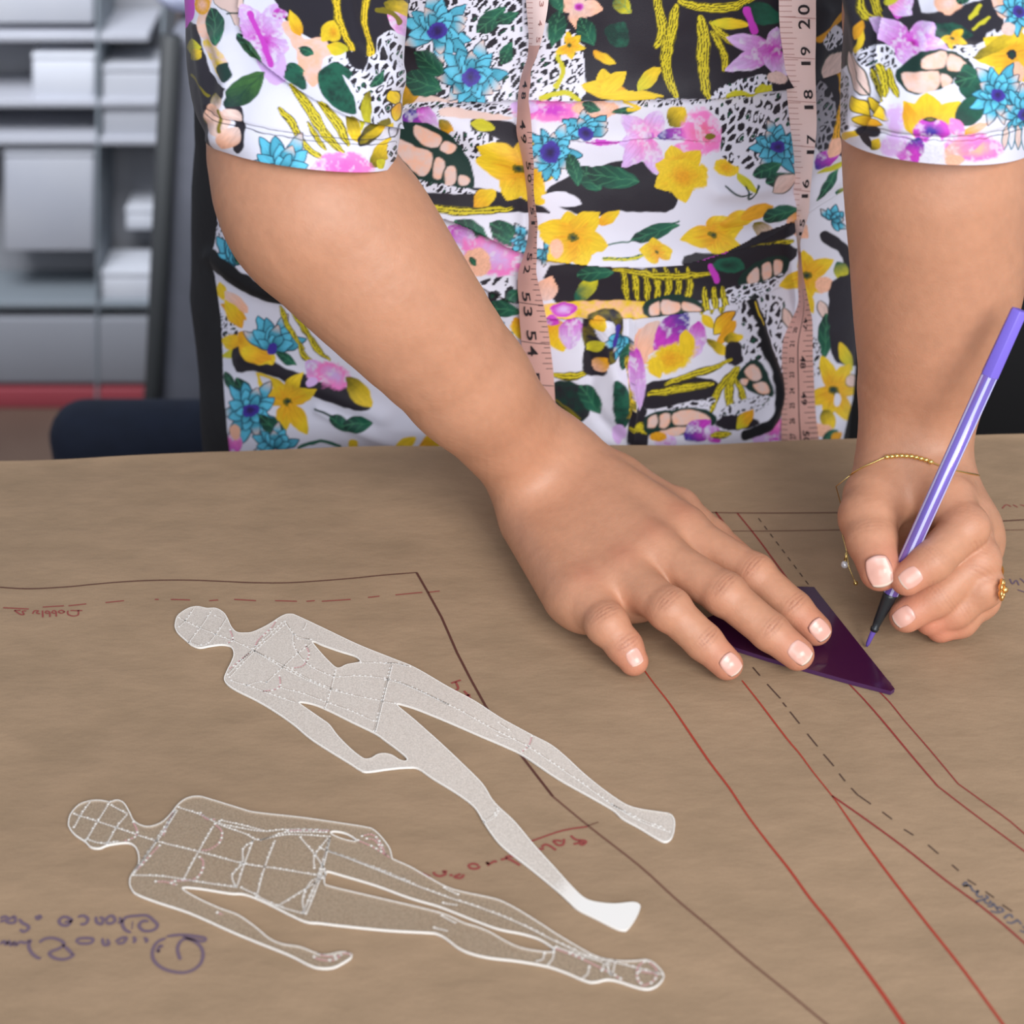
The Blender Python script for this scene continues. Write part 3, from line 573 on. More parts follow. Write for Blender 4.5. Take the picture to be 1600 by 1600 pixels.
m=MB(); m.lathe(at(E_-.0005),at(PLn),[(0,.0043),(.01,.0049),(.97,.0045),(1,.0040)],nn,ph=.3); m.build('end_cap',mat('cap_purple',(124,106,214),.38),pen,False,bevel=.0009)
# ------------------------------------------------------------------ JEWELLERY
gold=mat('gold',(236,206,130),.22,1.0); rosegold=mat('warm_gold',(246,196,124),.3,1.0); gem=mat('crystal',(240,240,245),.05,.3)
wax=(wristL-armL[-1][0]); wax/=np.linalg.norm(wax)
def sight(x,y,dd=.16):
    r=ray(x,y); r/=np.linalg.norm(r); st=np.linalg.norm(wristL-CAM)-dd*.6
    return trace((CAM+r*st)[None],r[None])[0]-r*.0008
def edge(y,x0,sg):
    x=x0
    for k in range(70):
        q=sight(x+sg*k,y,.2)
        if abs(sdf(q[None],False)[0])>.003: return x+sg*(k-1)
    return x0
eL,eR=edge(741,1360,-1),edge(742,1490,1)
fpx=[(eL,743),((eL+1366)/2-1,731),(1366,722),(1385,714),(1405,712),(1425,713),(1445,718),(1465,726),(1482,733),((1482+eR)/2,738),(eR,743)]
FP=A([sight(*q) for q in fpx]); bc=(FP[0]+FP[-1])/2; away=bc-CAM; away/=np.linalg.norm(away)
BK=[]
for a in np.linspace(.75,math.pi-.75,6):
    dr=(FP[-1]-bc)/np.linalg.norm(FP[-1]-bc)*math.cos(a)+away*math.sin(a); dr/=np.linalg.norm(dr)
    q=trace((bc+dr*.07)[None],-dr[None])[0]; BK.append(q+dr*.0008)
BP=catmull(list(FP)+BK,4,True); nF=len(fpx)*4
brac=empty('bracelet',tuple(BP.mean(0))); tag(brac,'thin gold chain bracelet with a row of beads, worn on the writing wrist','bracelet')
bx,by=proj(FP)
m=MB(); m.tube(list(BP)+[BP[0]],.00045,6); m.build('chain',gold,brac,True)
for k in range(10):
    xx=1386+k*7.6; p=A([np.interp(xx,bx,FP[:,j]) for j in range(3)])
    nrm=CAM-p; nrm/=np.linalg.norm(nrm); m=MB(); m.ball(tuple(p+nrm*.0006),.00135,10,sc=(1.25,1,1)); m.build('bead',gold,brac,True)
dp=[H(1323,868,.022),H(1321,872,.020),H(1319,876,.018)]
m=MB(); m.tube([FP[0],FP[0]+A([-.006,.004,-.010]),H(1317,800,.042),H(1316,835,.030),H(1323,862,.024),H(1326,885,.016),H(1334,905,.011),H(1337,910,.010)],.0003,6); m.build('dangling_chain',gold,brac,True)
m=MB(); m.ball(tuple(H(1320,882,.016)),.0022,14); m.build('crystal',gem,brac,True)
m=MB(); m.tube([H(1323,864,.023),H(1320,880,.0165)],.0008,8); m.build('crystal_setting',gold,brac,True)
m=MB(); m.ball(tuple(H(1337,911,.010)),.0014,12); m.build('end_bead',gold,brac,True)
# flower ring on the ring finger
ra,rb=HL['ring'][0][0],HL['ring'][1][0]; rx=(rb-ra)/np.linalg.norm(rb-ra); rc=ra+(rb-ra)*.78
q1=np.cross(rx,[0,0,1]); q1/=np.linalg.norm(q1); q2=np.cross(rx,q1)
ang=np.linspace(0,2*math.pi,40,endpoint=False); m=MB(); m.tube([rc+(np.cos(a)*q1+np.sin(a)*q2)*.0128 for a in list(ang)+[0]],.0007,6)
rg=empty('finger_ring',tuple(rc)); tag(rg,'gold ring with a flower shaped head on the writing hand','ring'); m.build('band',rosegold,rg,True)
fc=sight(edge(921,1520,1)-1,921,.2)
fd=A([1,-.45,.25]); fd/=np.linalg.norm(fd); e1_=np.cross(fd,[0,0,1]); e1_/=np.linalg.norm(e1_); e2_=np.cross(fd,e1_)
m=MB()
for k in range(7):
    a=2*math.pi*k/7; m.ball(tuple(fc+fd*.0012+(math.cos(a)*e1_+math.sin(a)*e2_)*.0040),.0023,10,sc=(.55,1,1))
m.ball(tuple(fc+fd*.0026),.0020,10); m.build('flower_head',rosegold,rg,True)
# ------------------------------------------------------------------ PRINTED FABRIC (vertex colours, print traced motif by motif)
BK_=A(lin((34,30,40))); WH=A(lin((222,221,236))); YE=A(lin((232,196,38))); YO=A(lin((226,160,30))); OL=A(lin((120,108,20))); GR=A(lin((28,92,72))); GD=A(lin((18,52,46)))
CY=A(lin((92,190,222))); TE=A(lin((30,110,130))); PU=A(lin((62,46,150))); MG=A(lin((196,60,190))); PK=A(lin((240,128,200))); LV=A(lin((214,176,232))); PE=A(lin((242,184,156))); PS=A(lin((226,196,188))); YG=A(lin((200,192,40)))
def cx_(v): return (v*7.31)%97
class Paint:
    def __init__(s,x,y,base=WH):
        s.x0=x; s.y0=y
        s.x=x+1.5*(vnoise(x/10,y/10,1)-.5)*2; s.y=y+1.5*(vnoise(x/10,y/10,2)-.5)*2
        s.n=vnoise(x/11,y/11,9)*.6+vnoise(x/3.5,y/3.5,8)*.4; s.c=np.tile(base,(len(x),1)); s.f=vnoise(x/2.2,y/2.2,4)
    def box(s,a,b,c,d): return np.nonzero((s.x>a)&(s.x<c)&(s.y>b)&(s.y<d))[0]
    def put(s,i,al,col): s.c[i]=s.c[i]*(1-al[:,None])+col*al[:,None]
    def sd(s,i,P):
        P=np.asarray(P,float); x=s.x[i];y=s.y[i]; d=np.full(len(i),1e9); ins=np.zeros(len(i),bool)
        for k in range(len(P)):
            a=P[k];b=P[(k+1)%len(P)]; e=b-a; t=np.clip(((x-a[0])*e[0]+(y-a[1])*e[1])/max(1e-9,e@e),0,1)
            d=np.minimum(d,np.hypot(x-a[0]-t*e[0],y-a[1]-t*e[1]))
            c=(a[1]>y)!=(b[1]>y); xx=a[0]+(y-a[1])/(b[1]-a[1]+1e-12)*(b[0]-a[0]); ins^=c&(x<xx)
        return np.where(ins,-d,d)
    def poly(s,P,col,soft=1.6,col2=None,edge=None,sm_=True):
        P=catmull(P,3,True) if sm_ else A(P,); i=s.box(P[:,0].min()-4,P[:,1].min()-4,P[:,0].max()+4,P[:,1].max()+4)
        if len(i)==0: return i
        d=s.sd(i,P); al=np.clip(.5-d/soft,0,1); c=np.tile(col,(len(i),1))
        if col2 is not None: c=c+(col2-c)*np.clip(s.n[i]*1.8-.5,0,1)[:,None]
        s.put(i,al,c)
        if edge is not None: s.put(i,np.clip(1-np.abs(d)/1.3,0,1)*.8,edge)
        return i
    def petal(s,x0,y0,x1,y1,w,col,col2=None,edge=None,pw=.9,vein=None,tipc=None):
        L=math.hypot(x1-x0,y1-y0); i=s.box(min(x0,x1)-w,min(y0,y1)-w,max(x0,x1)+w,max(y0,y1)+w)
        if len(i)==0: return
        ux,uy=(x1-x0)/L,(y1-y0)/L; x=s.x[i]-x0;y=s.y[i]-y0; t=(x*ux+y*uy)/L; v=-x*uy+y*ux
        wd=w*np.sin(np.pi*np.clip(t,0,1)**pw)**.8; d=np.abs(v)-wd; d=np.where((t<0)|(t>1),np.maximum(d,5),d)
        al=np.clip(.6-d/1.4,0,1); c=np.tile(col,(len(i),1))
        if col2 is not None: c=c+(col2-c)*np.clip(1.15-t*1.6+.5*(s.n[i]-.5),0,1)[:,None]
        c=c*(.86+.24*vnoise(v/1.6+50,t*5+cx_(x0),17))[:,None]
        if tipc is not None: c=c+(tipc-c)*np.clip((t-.62)*3,0,1)[:,None]
        if col is LV or col is PK or col is MG: c=c+(WH-c)*np.clip(s.n[i]*2.6-1.35,0,.75)[:,None]
        s.put(i,al,c)
        if vein is not None: s.put(i,np.clip(1-np.abs(v)/1.3,0,1)*al*.7,vein); s.put(i,(np.clip(np.sin(t*22+np.abs(v)*.5)*3-2.2,0,1))*al*.5,vein)
        if edge is not None: s.put(i,np.clip(1.25-np.abs(d+.4)/1.3,0,1)*(t>0)*(t<1)*.95,edge)
    def lotus(s,cx,cy,r,a0=-90,span=360,n=11,sq=1.0,center=True,ex=0,ey=0):
        ed_=A(lin((14,44,66)))
        for ring,(rr,ww,m) in enumerate(((1.0,.21,max(4,n-2)),(.72,.20,max(4,n-3)),(.46,.15,max(3,n-5)))):
            for k in range(m):
                a=math.radians(a0-span/2+span*(k+.5*(ring%2))/m+ (7 if k%2 else -4)); R_=r*rr*(1+.12*math.sin(k*2.7+ring))
                tip=PS if (k+ring)%3==0 and ring<2 else None
                s.petal(cx+ex*.3,cy+ey*.3,cx+R_*math.cos(a)+ex*rr,cy+R_*math.sin(a)*sq+ey*rr,r*ww,CY if k%3!=2 else CY*.65+TE*.35,TE,ed_,1.0,tipc=tip)
        if center: s.blob(cx,cy,r*.27,r*.24,PU,A(lin((40,24,84))),.5)
    def blob(s,cx,cy,rx,ry,col,col2=None,rag=.3,soft=.12,ang=0):
        i=s.box(cx-1.5*max(rx,ry)-3,cy-1.5*max(rx,ry)-3,cx+1.5*max(rx,ry)+3,cy+1.5*max(rx,ry)+3)
        if len(i)==0: return
        x=s.x[i]-cx;y=s.y[i]-cy; c_,s_=math.cos(math.radians(ang)),math.sin(math.radians(ang)); x,y=x*c_+y*s_,-x*s_+y*c_
        q=np.hypot(x/rx,y/ry)+rag*(s.n[i]-.5); al=np.clip((1-q)/soft+.5,0,1); c=np.tile(col,(len(i),1))
        if col2 is not None: c=c+(col2-c)*np.clip(1.3-q*1.7,0,1)[:,None]
        if col is LV or col is PK or col is MG: c=c+(WH-c)*np.clip(s.n[i]*2.6-1.4,0,.6)[:,None]
        elif max(rx,ry)>12: c=c*(.88+.22*s.f[i])[:,None]
        s.put(i,al,c)
    def lily(s,cx,cy,r,angs=(0,60,120,180,240,300),w=.33,c=YE,c2=YO,ctr=OL,sq=1.0):
        for k,a in enumerate(angs):
            a=math.radians(a); q=r*(1+.12*math.sin(k*2.3+cx)); s.petal(cx-.1*r*math.cos(a),cy,cx+q*math.cos(a),cy+q*math.sin(a)*sq,r*w,c,c2,None,.8)
            s.petal(cx,cy,cx+.6*q*math.cos(a),cy+.6*q*math.sin(a)*sq,1.2,c2,c2)
        if ctr is not None: s.blob(cx,cy,r*.15,r*.12,ctr,GD,.9)
    def orchid(s,cx,cy,tips,w=14,c=LV,c2=MG):
        for (tx,ty) in tips: s.petal(cx,cy,tx,ty,w,c,c2,None,.85)
        s.blob(cx,cy,w*.5,w*.45,MG,A(lin((150,30,130))),.5,.6)
    def leaf(s,x0,y0,x1,y1,w,c=GR): s.petal(x0,y0,x1,y1,w,c,GD,None,.85,vein=A(lin((70,140,100))))
    def line(s,P,w,col,tex=None,soft=1.2,edge=None,taper=False):
        P=catmull(P,4); i=s.box(P[:,0].min()-w-3,P[:,1].min()-w-3,P[:,0].max()+w+3,P[:,1].max()+w+3)
        if len(i)==0: return
        x=s.x[i];y=s.y[i]; d=np.full(len(i),1e9); v=np.zeros(len(i)); sp=np.zeros(len(i))
        for k in range(len(P)-1):
            a,b=P[k],P[k+1]; e=b-a; l2=max(1e-9,e@e); t=np.clip(((x-a[0])*e[0]+(y-a[1])*e[1])/l2,0,1); px=x-a[0]-t*e[0];py=y-a[1]-t*e[1]; q=np.hypot(px,py); m=q<d
            d=np.where(m,q,d); v=np.where(m,(px*-e[1]+py*e[0])/math.sqrt(l2),v); sp=np.where(m,(k+t)/(len(P)-1),sp)
        ww=w*(.35+.75*np.sin(np.pi*np.clip(sp,.02,.98))**.6) if taper else w
        al=np.clip((ww/2-d)/soft+.5,0,1); c=np.tile(col,(len(i),1))
        if tex is not None:
            st=np.clip(np.sin(v*1.5+s.n[i]*5)*2.2-.3,0,1)*np.clip(s.f[i]*2.6-.3,0,1); c=c+(tex-c)*st[:,None]
        s.put(i,al,c)
        if edge is not None: s.put(i,np.clip(1-np.abs(d-w/2)/1.2,0,1)*.7,edge)
    def reed(s,P,w=9): s.line(P,w+2.4,OL*.6,taper=True); s.line(P,w,YE*.35+YG*.65,tex=A(lin((58,54,16))),taper=True)
    def leopard(s,P,sc=1.0,rot=0.6,bg=WH):
        P=catmull(P,3,True); i=s.box(P[:,0].min()-3,P[:,1].min()-3,P[:,0].max()+3,P[:,1].max()+3)
        if len(i)==0: return
        al=np.clip(.5-s.sd(i,P)/1.6,0,1); x=s.x[i];y=s.y[i]; c_,s_=math.cos(rot),math.sin(rot); x=x+5*(vnoise(x/14,y/14,31)-.5); u=(x*c_+y*s_)/(9.5*sc); v=(-x*s_+y*c_)/(19*sc)
        gx=np.floor(u);gy=np.floor(v); f1=np.full(len(i),9.);f2=np.full(len(i),9.); idn=np.zeros(len(i))
        for dx in(-1,0,1):
            for dy in(-1,0,1):
                cx=gx+dx;cy=gy+dy; h1=np.modf(np.abs(np.sin(cx*127.1+cy*311.7)*43758.5453))[0]; h2=np.modf(np.abs(np.sin(cx*269.5+cy*183.3)*24634.6345))[0]
                d=np.hypot(u-cx-h1,v-cy-h2); m=d<f1; f2=np.where(m,f1,np.minimum(f2,d)); idn=np.where(m,h1*7+h2*3,idn); f1=np.where(m,d,f1)
        e=f2-f1; blk=(e>.24+.12*s.n[i])&~((f1<.24)&(np.modf(idn)[0]>.5)); c=np.where(blk[:,None],BK_,bg); hole=(f1<.2)&(np.modf(idn*3)[0]>.75); c=np.where(hole[:,None],GR*.6,c)
        s.put(i,al,c)
    def cells(s,P,L):      # peach patches divided by dark green veins
        s.poly(P,GD*.9)
        for q in L: s.poly(q,PS,2.2,PE)
    def seam(s,P,w=1.1,col=BK_): s.line(P,w,col,soft=1.0)
def jitter(cx,cy,rx,ry,n=8,ph=0): return [(cx+rx*math.cos(2*math.pi*k/n+ph),cy+ry*math.sin(2*math.pi*k/n+ph)) for k in range(n)]
def scatter(p,P,seed,n):
    r=random.Random(seed); P=A(P); k=0; lo=P.min(0); hi=P.max(0)
    while k<n:
        x,y=r.uniform(lo[0],hi[0]),r.uniform(lo[1],hi[1])
        ins=False
        for q in range(len(P)):
            a,b=P[q],P[(q+1)%len(P)]
            if (a[1]>y)!=(b[1]>y) and x<a[0]+(y-a[1])/(b[1]-a[1])*(b[0]-a[0]): ins=not ins
        if not ins: continue
        k+=1; t=k%6; an=r.uniform(0,6.28)
        if t==0: p.lily(x,y,r.uniform(32,48))
        elif t==1: p.lotus(x,y,r.uniform(34,44),r.uniform(0,360))
        elif t==2: p.leaf(x,y,x+48*math.cos(an),y+48*math.sin(an),14)
        elif t==3: p.orchid(x,y,[(x+36*math.cos(an+j*1.26),y+36*math.sin(an+j*1.26)) for j in range(5)],15)
        elif t==4: p.leopard(jitter(x,y,34,26,7,an),.9)
        else: p.poly(jitter(x,y,46,20,6,an*.2),BK_); p.reed([(x-34,y-6),(x,y+3),(x+34,y-3)],9)
def torso_print(p):
    scatter(p,[(395,265),(600,275),(700,390),(850,590),(840,640),(720,680),(590,590),(450,440),(400,360)],5,44)
    scatter(p,[(1350,-80),(1520,-80),(1520,720),(1350,720)],6,50); scatter(p,[(340,-90),(600,-90),(600,230),(345,230)],8,36)
    # large black and white fields
    p.poly([(600,-90),(1340,-90),(1345,150),(1190,140),(1100,150),(900,153),(760,153),(600,170)],BK_,sm_=False)
    p.poly([(735,188),(760,186),(812,196),(815,225),(780,232),(745,215)],BK_); p.poly([(620,285),(700,290),(790,300),(860,330),(830,332),(760,330),(640,322),(600,300)],BK_)
    p.poly([(905,270),(980,250),(1040,268),(1060,310),(1040,332),(960,330),(930,340),(880,325),(850,300)],BK_)
    p.poly([(1000,600),(1110,590),(1110,625),(1010,640)],BK_); p.poly([(1275,150),(1345,100),(1345,230),(1290,240),(1262,215)],BK_)
    # bodice
    p.leopard([(640,-80),(838,-80),(846,30),(905,55),(912,110),(900,152),(770,153),(690,150),(650,60)],1,.7)
    p.poly([(690,150),(760,152),(690,160),(640,172),(625,160),(650,140)],PS); p.petal(625,165,662,120,16,YO,OL,pw=.8)
    p.leaf(632,118,694,140,20,GR); p.leaf(745,50,790,12,14); p.leaf(775,35,810,20,9); p.leaf(783,100,800,66,11); p.leaf(650,80,700,120,17,GR)
    p.lotus(684,48,56,-50,300,12); p.lotus(737,118,54,-10,340,12)
    p.orchid(905,10,[(870,2),(900,-40),(942,15),(900,46)],13,PE,PS); p.leaf(876,15,862,74,15); p.leaf(905,28,928,72,15); p.leaf(855,-30,880,20,12)
    p.poly([(945,45),(975,33),(982,55),(978,72),(955,70)],GD,col2=GR); p.leaf(960,-5,985,22,12,YG)
    p.lily(890,72,24,(-100,-40,10,80,150),.3); p.line([(872,90),(880,112),(868,132)],8,YG); p.line([(845,150),(880,140),(900,150)],7,YG); p.petal(926,80,962,100,7,YE,YO)
    p.petal(945,140,940,106,14,YE); p.petal(975,140,906,132,13,YE,YO); p.petal(935,142,978,110,12,YE); p.petal(930,146,1030,146,8,YE); p.petal(992,138,1034,104,11,YE,YG)
    for q,w in (([(1022,-20),(1030,20),(1034,50),(1024,72)],13),([(1056,10),(1048,50),(1040,90),(1048,146)],17),([(1094,28),(1100,60),(1098,100),(1096,150)],16),([(1060,2),(1100,12),(1150,8),(1180,-8)],12),([(1110,34),(1135,60),(1175,75)],10),([(1112,50),(1130,85),(1128,108)],9)): p.reed(q,w)
    p.petal(1110,35,1170,38,9,YE,YG); p.petal(1160,10,1222,32,17,GR,GD); p.line([(1166,16),(1178,48)],11,MG)
    p.orchid(1210,78,[(1132,58),(1130,108),(1200,112),(1222,118),(1212,42)],15)
    p.leopard([(1098,150),(1130,130),(1185,115),(1195,130),(1180,150),(1120,156)],.8); p.petal(1120,150,1160,142,8,YG); p.petal(1165,150,1195,130,9,YG); p.blob(1205,120,16,9,PS)
    p.line([(1272,60),(1300,40),(1322,20)],10,YO,edge=BK_); p.leopard([(1276,60),(1305,40),(1320,60),(1290,78)],.7); p.petal(1272,120,1310,80,14,PS,edge=GD); p.leopard([(1270,140),(1290,130),(1310,180),(1300,240),(1275,240)],.8,bg=A(lin((150,148,160)))); p.line([(1310,100),(1318,160),(1300,230)],10,YO,tex=OL)
    p.petal(1262,262,1302,232,11,MG,PU); p.petal(1285,245,1310,215,8,PE)
    # waistband
    p.leopard([(640,160),(700,155),(790,165),(800,178),(740,182),(650,176)],.7,1.2); p.poly([(690,168),(760,176),(800,184),(780,188),(700,182)],PS)
    p.blob(860,172,52,17,PK,MG,.6,.3); p.blob(820,168,22,10,LV); p.blob(930,170,36,14,PE,PS,.3); p.leaf(910,163,938,172,8); p.leaf(955,176,1000,170,5); p.line([(975,160),(1000,168),(980,172)],5,YE)
    p.leopard([(1005,152),(1100,152),(1110,160),(1060,166),(1000,166)],.7)
    p.petal(640,170,655,225,22,MG,PU); p.petal(650,165,692,205,12,LV,MG); p.petal(690,185,712,215,9,YO,OL); p.petal(735,192,775,200,10,YG); p.leopard([(705,205),(760,208),(790,230),(770,245),(740,250),(712,225)],.9)
    p.cells([(618,195),(650,190),(690,200),(722,232),(742,278),(735,300),(690,295),(640,275),(610,240)],[[(622,215),(648,228),(674,240),(670,268),(655,275),(634,255),(620,235)],[(650,195),(676,205),(690,215),(684,230),(665,228),(648,212)],[(694,222),(712,228),(706,240),(688,236)],[(680,248),(694,252),(690,278),(676,274)],[(698,260),(712,266),(710,286),(696,288)],[(718,272),(734,280),(730,290),(717,286)]])
    p.leopard([(620,270),(650,280),(735,295),(740,302),(640,298),(618,285)],.8)
    p.lily(812,262,68,(-150,-60,5,60,110,190),.34,sq=.9); p.petal(740,320,775,298,14,YE,YO); p.poly([(845,305),(885,300),(908,318),(870,322)],WH)
    p.lotus(915,208,44,-90,170,9,.8); p.lotus(862,238,46,0,360,12); p.blob(860,238,15,17,PU,A(lin((34,20,74))))
    p.leaf(905,262,940,298,15); p.leaf(915,270,1000,284,18); p.leaf(890,240,905,290,12)
    p.orchid(1012,214,[(968,180),(965,225),(972,262),(1028,274),(1032,172)],17,LV,PK); p.petal(1025,212,1082,205,10,MG,PU); p.blob(940,222,26,5,MG)
    p.petal(1045,195,1070,168,16,YE,OL); p.blob(1098,208,32,34,PK,A(lin((232,110,150))),.5,.3); p.blob(1080,235,28,14,PK,None,.5,.3); p.blob(1108,212,9,5,OL,None,.6)
    p.lily(1062,270,44,(-110,-50,10,80,150,200),.42); p.blob(1070,275,36,28,YE,YO,.4); p.blob(1135,262,20,14,YE,YO,.3); p.petal(1150,270,1175,300,7,YG)
    p.leopard([(1110,165),(1200,148),(1240,140),(1248,175),(1230,215),(1180,260),(1160,262),(1130,245),(1125,195)],1.15,.5)
    p.lotus(1214,230,42,-60,330,11); p.leaf(1175,275,1220,255,11); p.leaf(1190,285,1235,270,9)
    p.line([(1130,290),(1150,305),(1165,300)],3,GD); p.line([(1160,290),(1165,310),(1178,288)],3,GD)
    p.reed([(660,318),(730,328),(800,326)],9)
    p.leaf(715,340,770,378,14); p.leaf(765,345,825,385,15); p.leaf(770,360,800,375,9)
    p.lotus(820,372,26,180,200,6,1,False); p.lotus(850,388,26,60,240,7,1,False); p.line([(850,400),(880,408),(905,412)],6,TE)
    p.petal(700,355,745,385,16,LV,MG); p.blob(770,400,48,28,PK,LV,.6,.3,20); p.blob(745,410,22,22,PE,None,.4); p.leaf(735,400,745,415,5)
    p.lily(895,370,58,(-160,-100,-50,15,70,130,185),.36,sq=.8); p.petal(935,350,970,330,10,YE,YO); p.blob(868,385,10,14,PE)
    p.leaf(985,375,1060,350,11); p.line([(950,380),(1000,372),(1060,345)],2,GR); p.line([(940,400),(980,400),(1010,392)],5,YG,tex=GR)
    p.lily(1110,365,46,(-60,-20,40,90,170),.36,sq=.8); p.petal(1120,350,1180,328,11,YE,YO); p.petal(1150,340,1200,318,9,YO); p.lily(1022,392,24,(-95,-10,190,160),.5,ctr=OL)
    p.petal(1200,300,1235,270,14,PS,edge=GD); p.petal(1170,345,1200,375,13,PS,OL); p.leaf(1180,340,1235,322,12); p.petal(1215,350,1255,330,13,YO,PE); p.leaf(1180,380,1240,348,11); p.petal(1240,345,1264,372,13,PE,PS)
    p.poly([(1060,395),(1130,388),(1180,360),(1240,345),(1245,365),(1180,395),(1130,415),(1065,425)],BK_); p.line([(1075,408),(1130,392)],9,MG); p.reed([(1130,412),(1180,392),(1240,378)],12)
    p.petal(1270,270,1320,250,5,YG); p.leaf(1262,310,1302,262,6); p.petal(1290,300,1325,296,7,YG,GR); p.lotus(1300,345,26,-30,200,6,1,False); p.line([(1290,370),(1325,400),(1330,470)],18,BK_)
    # belt
    p.poly([(860,415),(1000,418),(1110,400),(1215,380),(1245,400),(1150,460),(1000,472),(870,472)],BK_)
    for k in range(7): p.reed([(972+k*17,420),(976+k*17,445),(980+k*15,468)],8)
    p.reed([(960,420),(1040,432),(1112,428)],8); p.petal(900,470,935,430,13,YG,GR); p.leaf(900,430,960,424,12); p.petal(848,468,862,432,17,PE,PS); p.line([(1112,418),(1120,438)],10,MG); p.blob(1140,415,24,12,GR,GD)
    p.cells([(1160,425),(1200,402),(1232,405),(1225,430),(1180,450),(1155,448)],[[(1168,432),(1182,418),(1186,436),(1172,446)],[(1190,415),(1202,410),(1205,430),(1193,436)],[(1209,408),(1222,408),(1220,424),(1210,428)]])
    p.leopard([(1135,450),(1190,440),(1225,425),(1200,452),(1150,470),(1132,468)],.7,1.2)
    p.poly([(850,473),(1010,470),(1015,494),(960,496),(855,494)],YE,col2=PE); p.blob(880,482,20,10,MG,LV); p.cells([(1006,470),(1060,460),(1098,475),(1092,486),(1010,494)],[[(1012,478),(1028,470),(1026,488),(1012,490)],[(1034,468),(1060,472),(1056,484),(1032,487)],[(1066,470),(1088,478),(1084,484),(1064,482)]])
    for k in range(3): p.reed([(1100+k*14,450),(1098+k*15,470),(1094+k*16,488)],8)
    # lower left of centre
    p.leopard([(745,440),(810,432),(815,470),(770,478),(750,462)],1.5); p.leaf(760,478,815,488,13); p.leaf(790,470,812,452,9)
    p.petal(805,495,815,530,12,YE,YO); p.petal(862,498,880,550,20,YE,YO); p.petal(895,495,890,548,20,LV,MG); p.petal(850,492,875,506,9,MG)
    p.reed([(862,585),(890,588),(920,583)],10); p.poly([(865,598),(905,600),(925,640),(900,662),(870,640)],GD,col2=BK_)
    for k in range(3): p.line([(868,625+k*9),(890,640+k*5),(905,655)],3,OL)
    p.poly([(918,490),(958,480),(975,510),(960,560),(925,560),(912,530)],BK_,col2=OL); p.petal(930,500,962,530,18,WH,edge=BK_); p.petal(928,490,940,515,12,YE,YO); p.lotus(972,525,34,120,150,6,1.2,False); p.line([(965,510),(958,535)],9,PU)
    p.poly([(915,545),(945,535),(945,580),(925,592),(910,575)],BK_); p.petal(918,550,942,530,8,YG); p.petal(930,580,945,555,10,YO,PE); p.poly([(920,600),(945,585),(975,590),(985,640),(982,700),(930,705),(925,650)],WH)
    p.leaf(905,600,942,652,14,GR); p.poly([(955,590),(975,600),(985,640),(978,672),(962,660),(955,625)],GD,col2=GR); p.leaf(970,575,990,535,12); p.line([(980,560),(985,600),(982,650)],9,OL,tex=YE); p.blob(970,680,12,14,LV,None,.4); p.poly([(986,640),(1010,640),(1012,700),(986,705)],BK_); p.reed([(988,672),(1000,668),(1010,676)],12)
    # lower right of centre
    p.blob(1000,540,14,30,PE,PK,.4); p.petal(1030,500,1000,560,20,PE,PS); p.petal(992,540,998,640,13,LV,MG); p.petal(1075,490,1022,548,22,MG,PU); p.petal(1090,500,1085,560,13,LV,MG); p.blob(1050,560,38,20,YE,YO,.5,.25,-20); p.petal(1020,560,1030,590,13,YE); p.petal(1070,515,1078,555,12,YE)
    p.petal(1095,490,1112,512,8,YE); p.petal(1110,520,1148,485,12,YO,YE,edge=BK_); p.petal(1150,500,1115,540,9,YO); p.petal(1128,530,1160,526,10,YE,OL); p.petal(1100,528,1138,555,8,YE,OL)
    p.blob(1146,552,16,20,BK_); p.leopard([(1150,470),(1175,468),(1185,520),(1192,565),(1165,570),(1158,545),(1172,520),(1155,505)],1,.3); p.leopard([(1190,465),(1225,470),(1228,520),(1222,560),(1225,610),(1208,600),(1195,530)],1,.3); p.petal(1225,480,1238,520,8,PS,edge=GD)
    p.reed([(1040,600),(1090,582),(1140,562)],8); p.reed([(1012,615),(1060,608),(1110,598)],10); p.reed([(1148,575),(1120,610),(1108,640)],10); p.reed([(1152,575),(1138,610),(1142,645)],11); p.reed([(1150,590),(1160,620),(1165,640)],8)
    p.cells([(1152,582),(1180,560),(1200,590),(1205,620),(1175,612),(1155,598)],[[(1162,580),(1178,568),(1190,590),(1176,595)],[(1176,600),(1196,598),(1200,614),(1184,612)],[(1156,592),(1168,592),(1166,602),(1158,600)]])
    p.leopard([(1012,645),(1060,632),(1110,620),(1108,632),(1050,642),(1014,652)],.7,1.2); p.leopard([(1125,640),(1170,622),(1200,618),(1190,640),(1130,662)],.7)
    p.cells([(1010,650),(1060,640),(1100,638),(1118,655),(1100,672),(1060,680),(1012,680)],[[(1014,654),(1028,650),(1026,668),(1014,668)],[(1034,650),(1048,648),(1044,666),(1032,668)],[(1054,646),(1090,642),(1108,656),(1080,662),(1054,664)],[(1034,674),(1060,668),(1080,668),(1060,680),(1038,680)]])
    p.petal(1072,688,1108,655,17,MG,PU); p.blob(1040,690,18,12,LV,MG); p.petal(1100,665,1125,690,12,MG,LV); p.blob(1030,684,14,8,YO); p.blob(1150,660,35,12,BK_); p.petal(1150,670,1178,640,10,YO,YG); p.reed([(1110,680),(1140,678)],9); p.petal(1205,690,1218,650,20,PK,MG); p.blob(1190,685,14,9,LV)
    # right of the tape
    p.lily(1262,430,44,(-100,-30,40,90,160),.3); p.petal(1255,450,1270,490,9,YE); p.blob(1288,445,14,14,PE); p.petal(1310,410,1322,440,12,YG,GR); p.petal(1280,470,1292,500,9,PS,edge=GD); p.leaf(1292,490,1286,560,13); p.leopard([(1268,520),(1280,545),(1284,580),(1270,588),(1262,555)],.7)
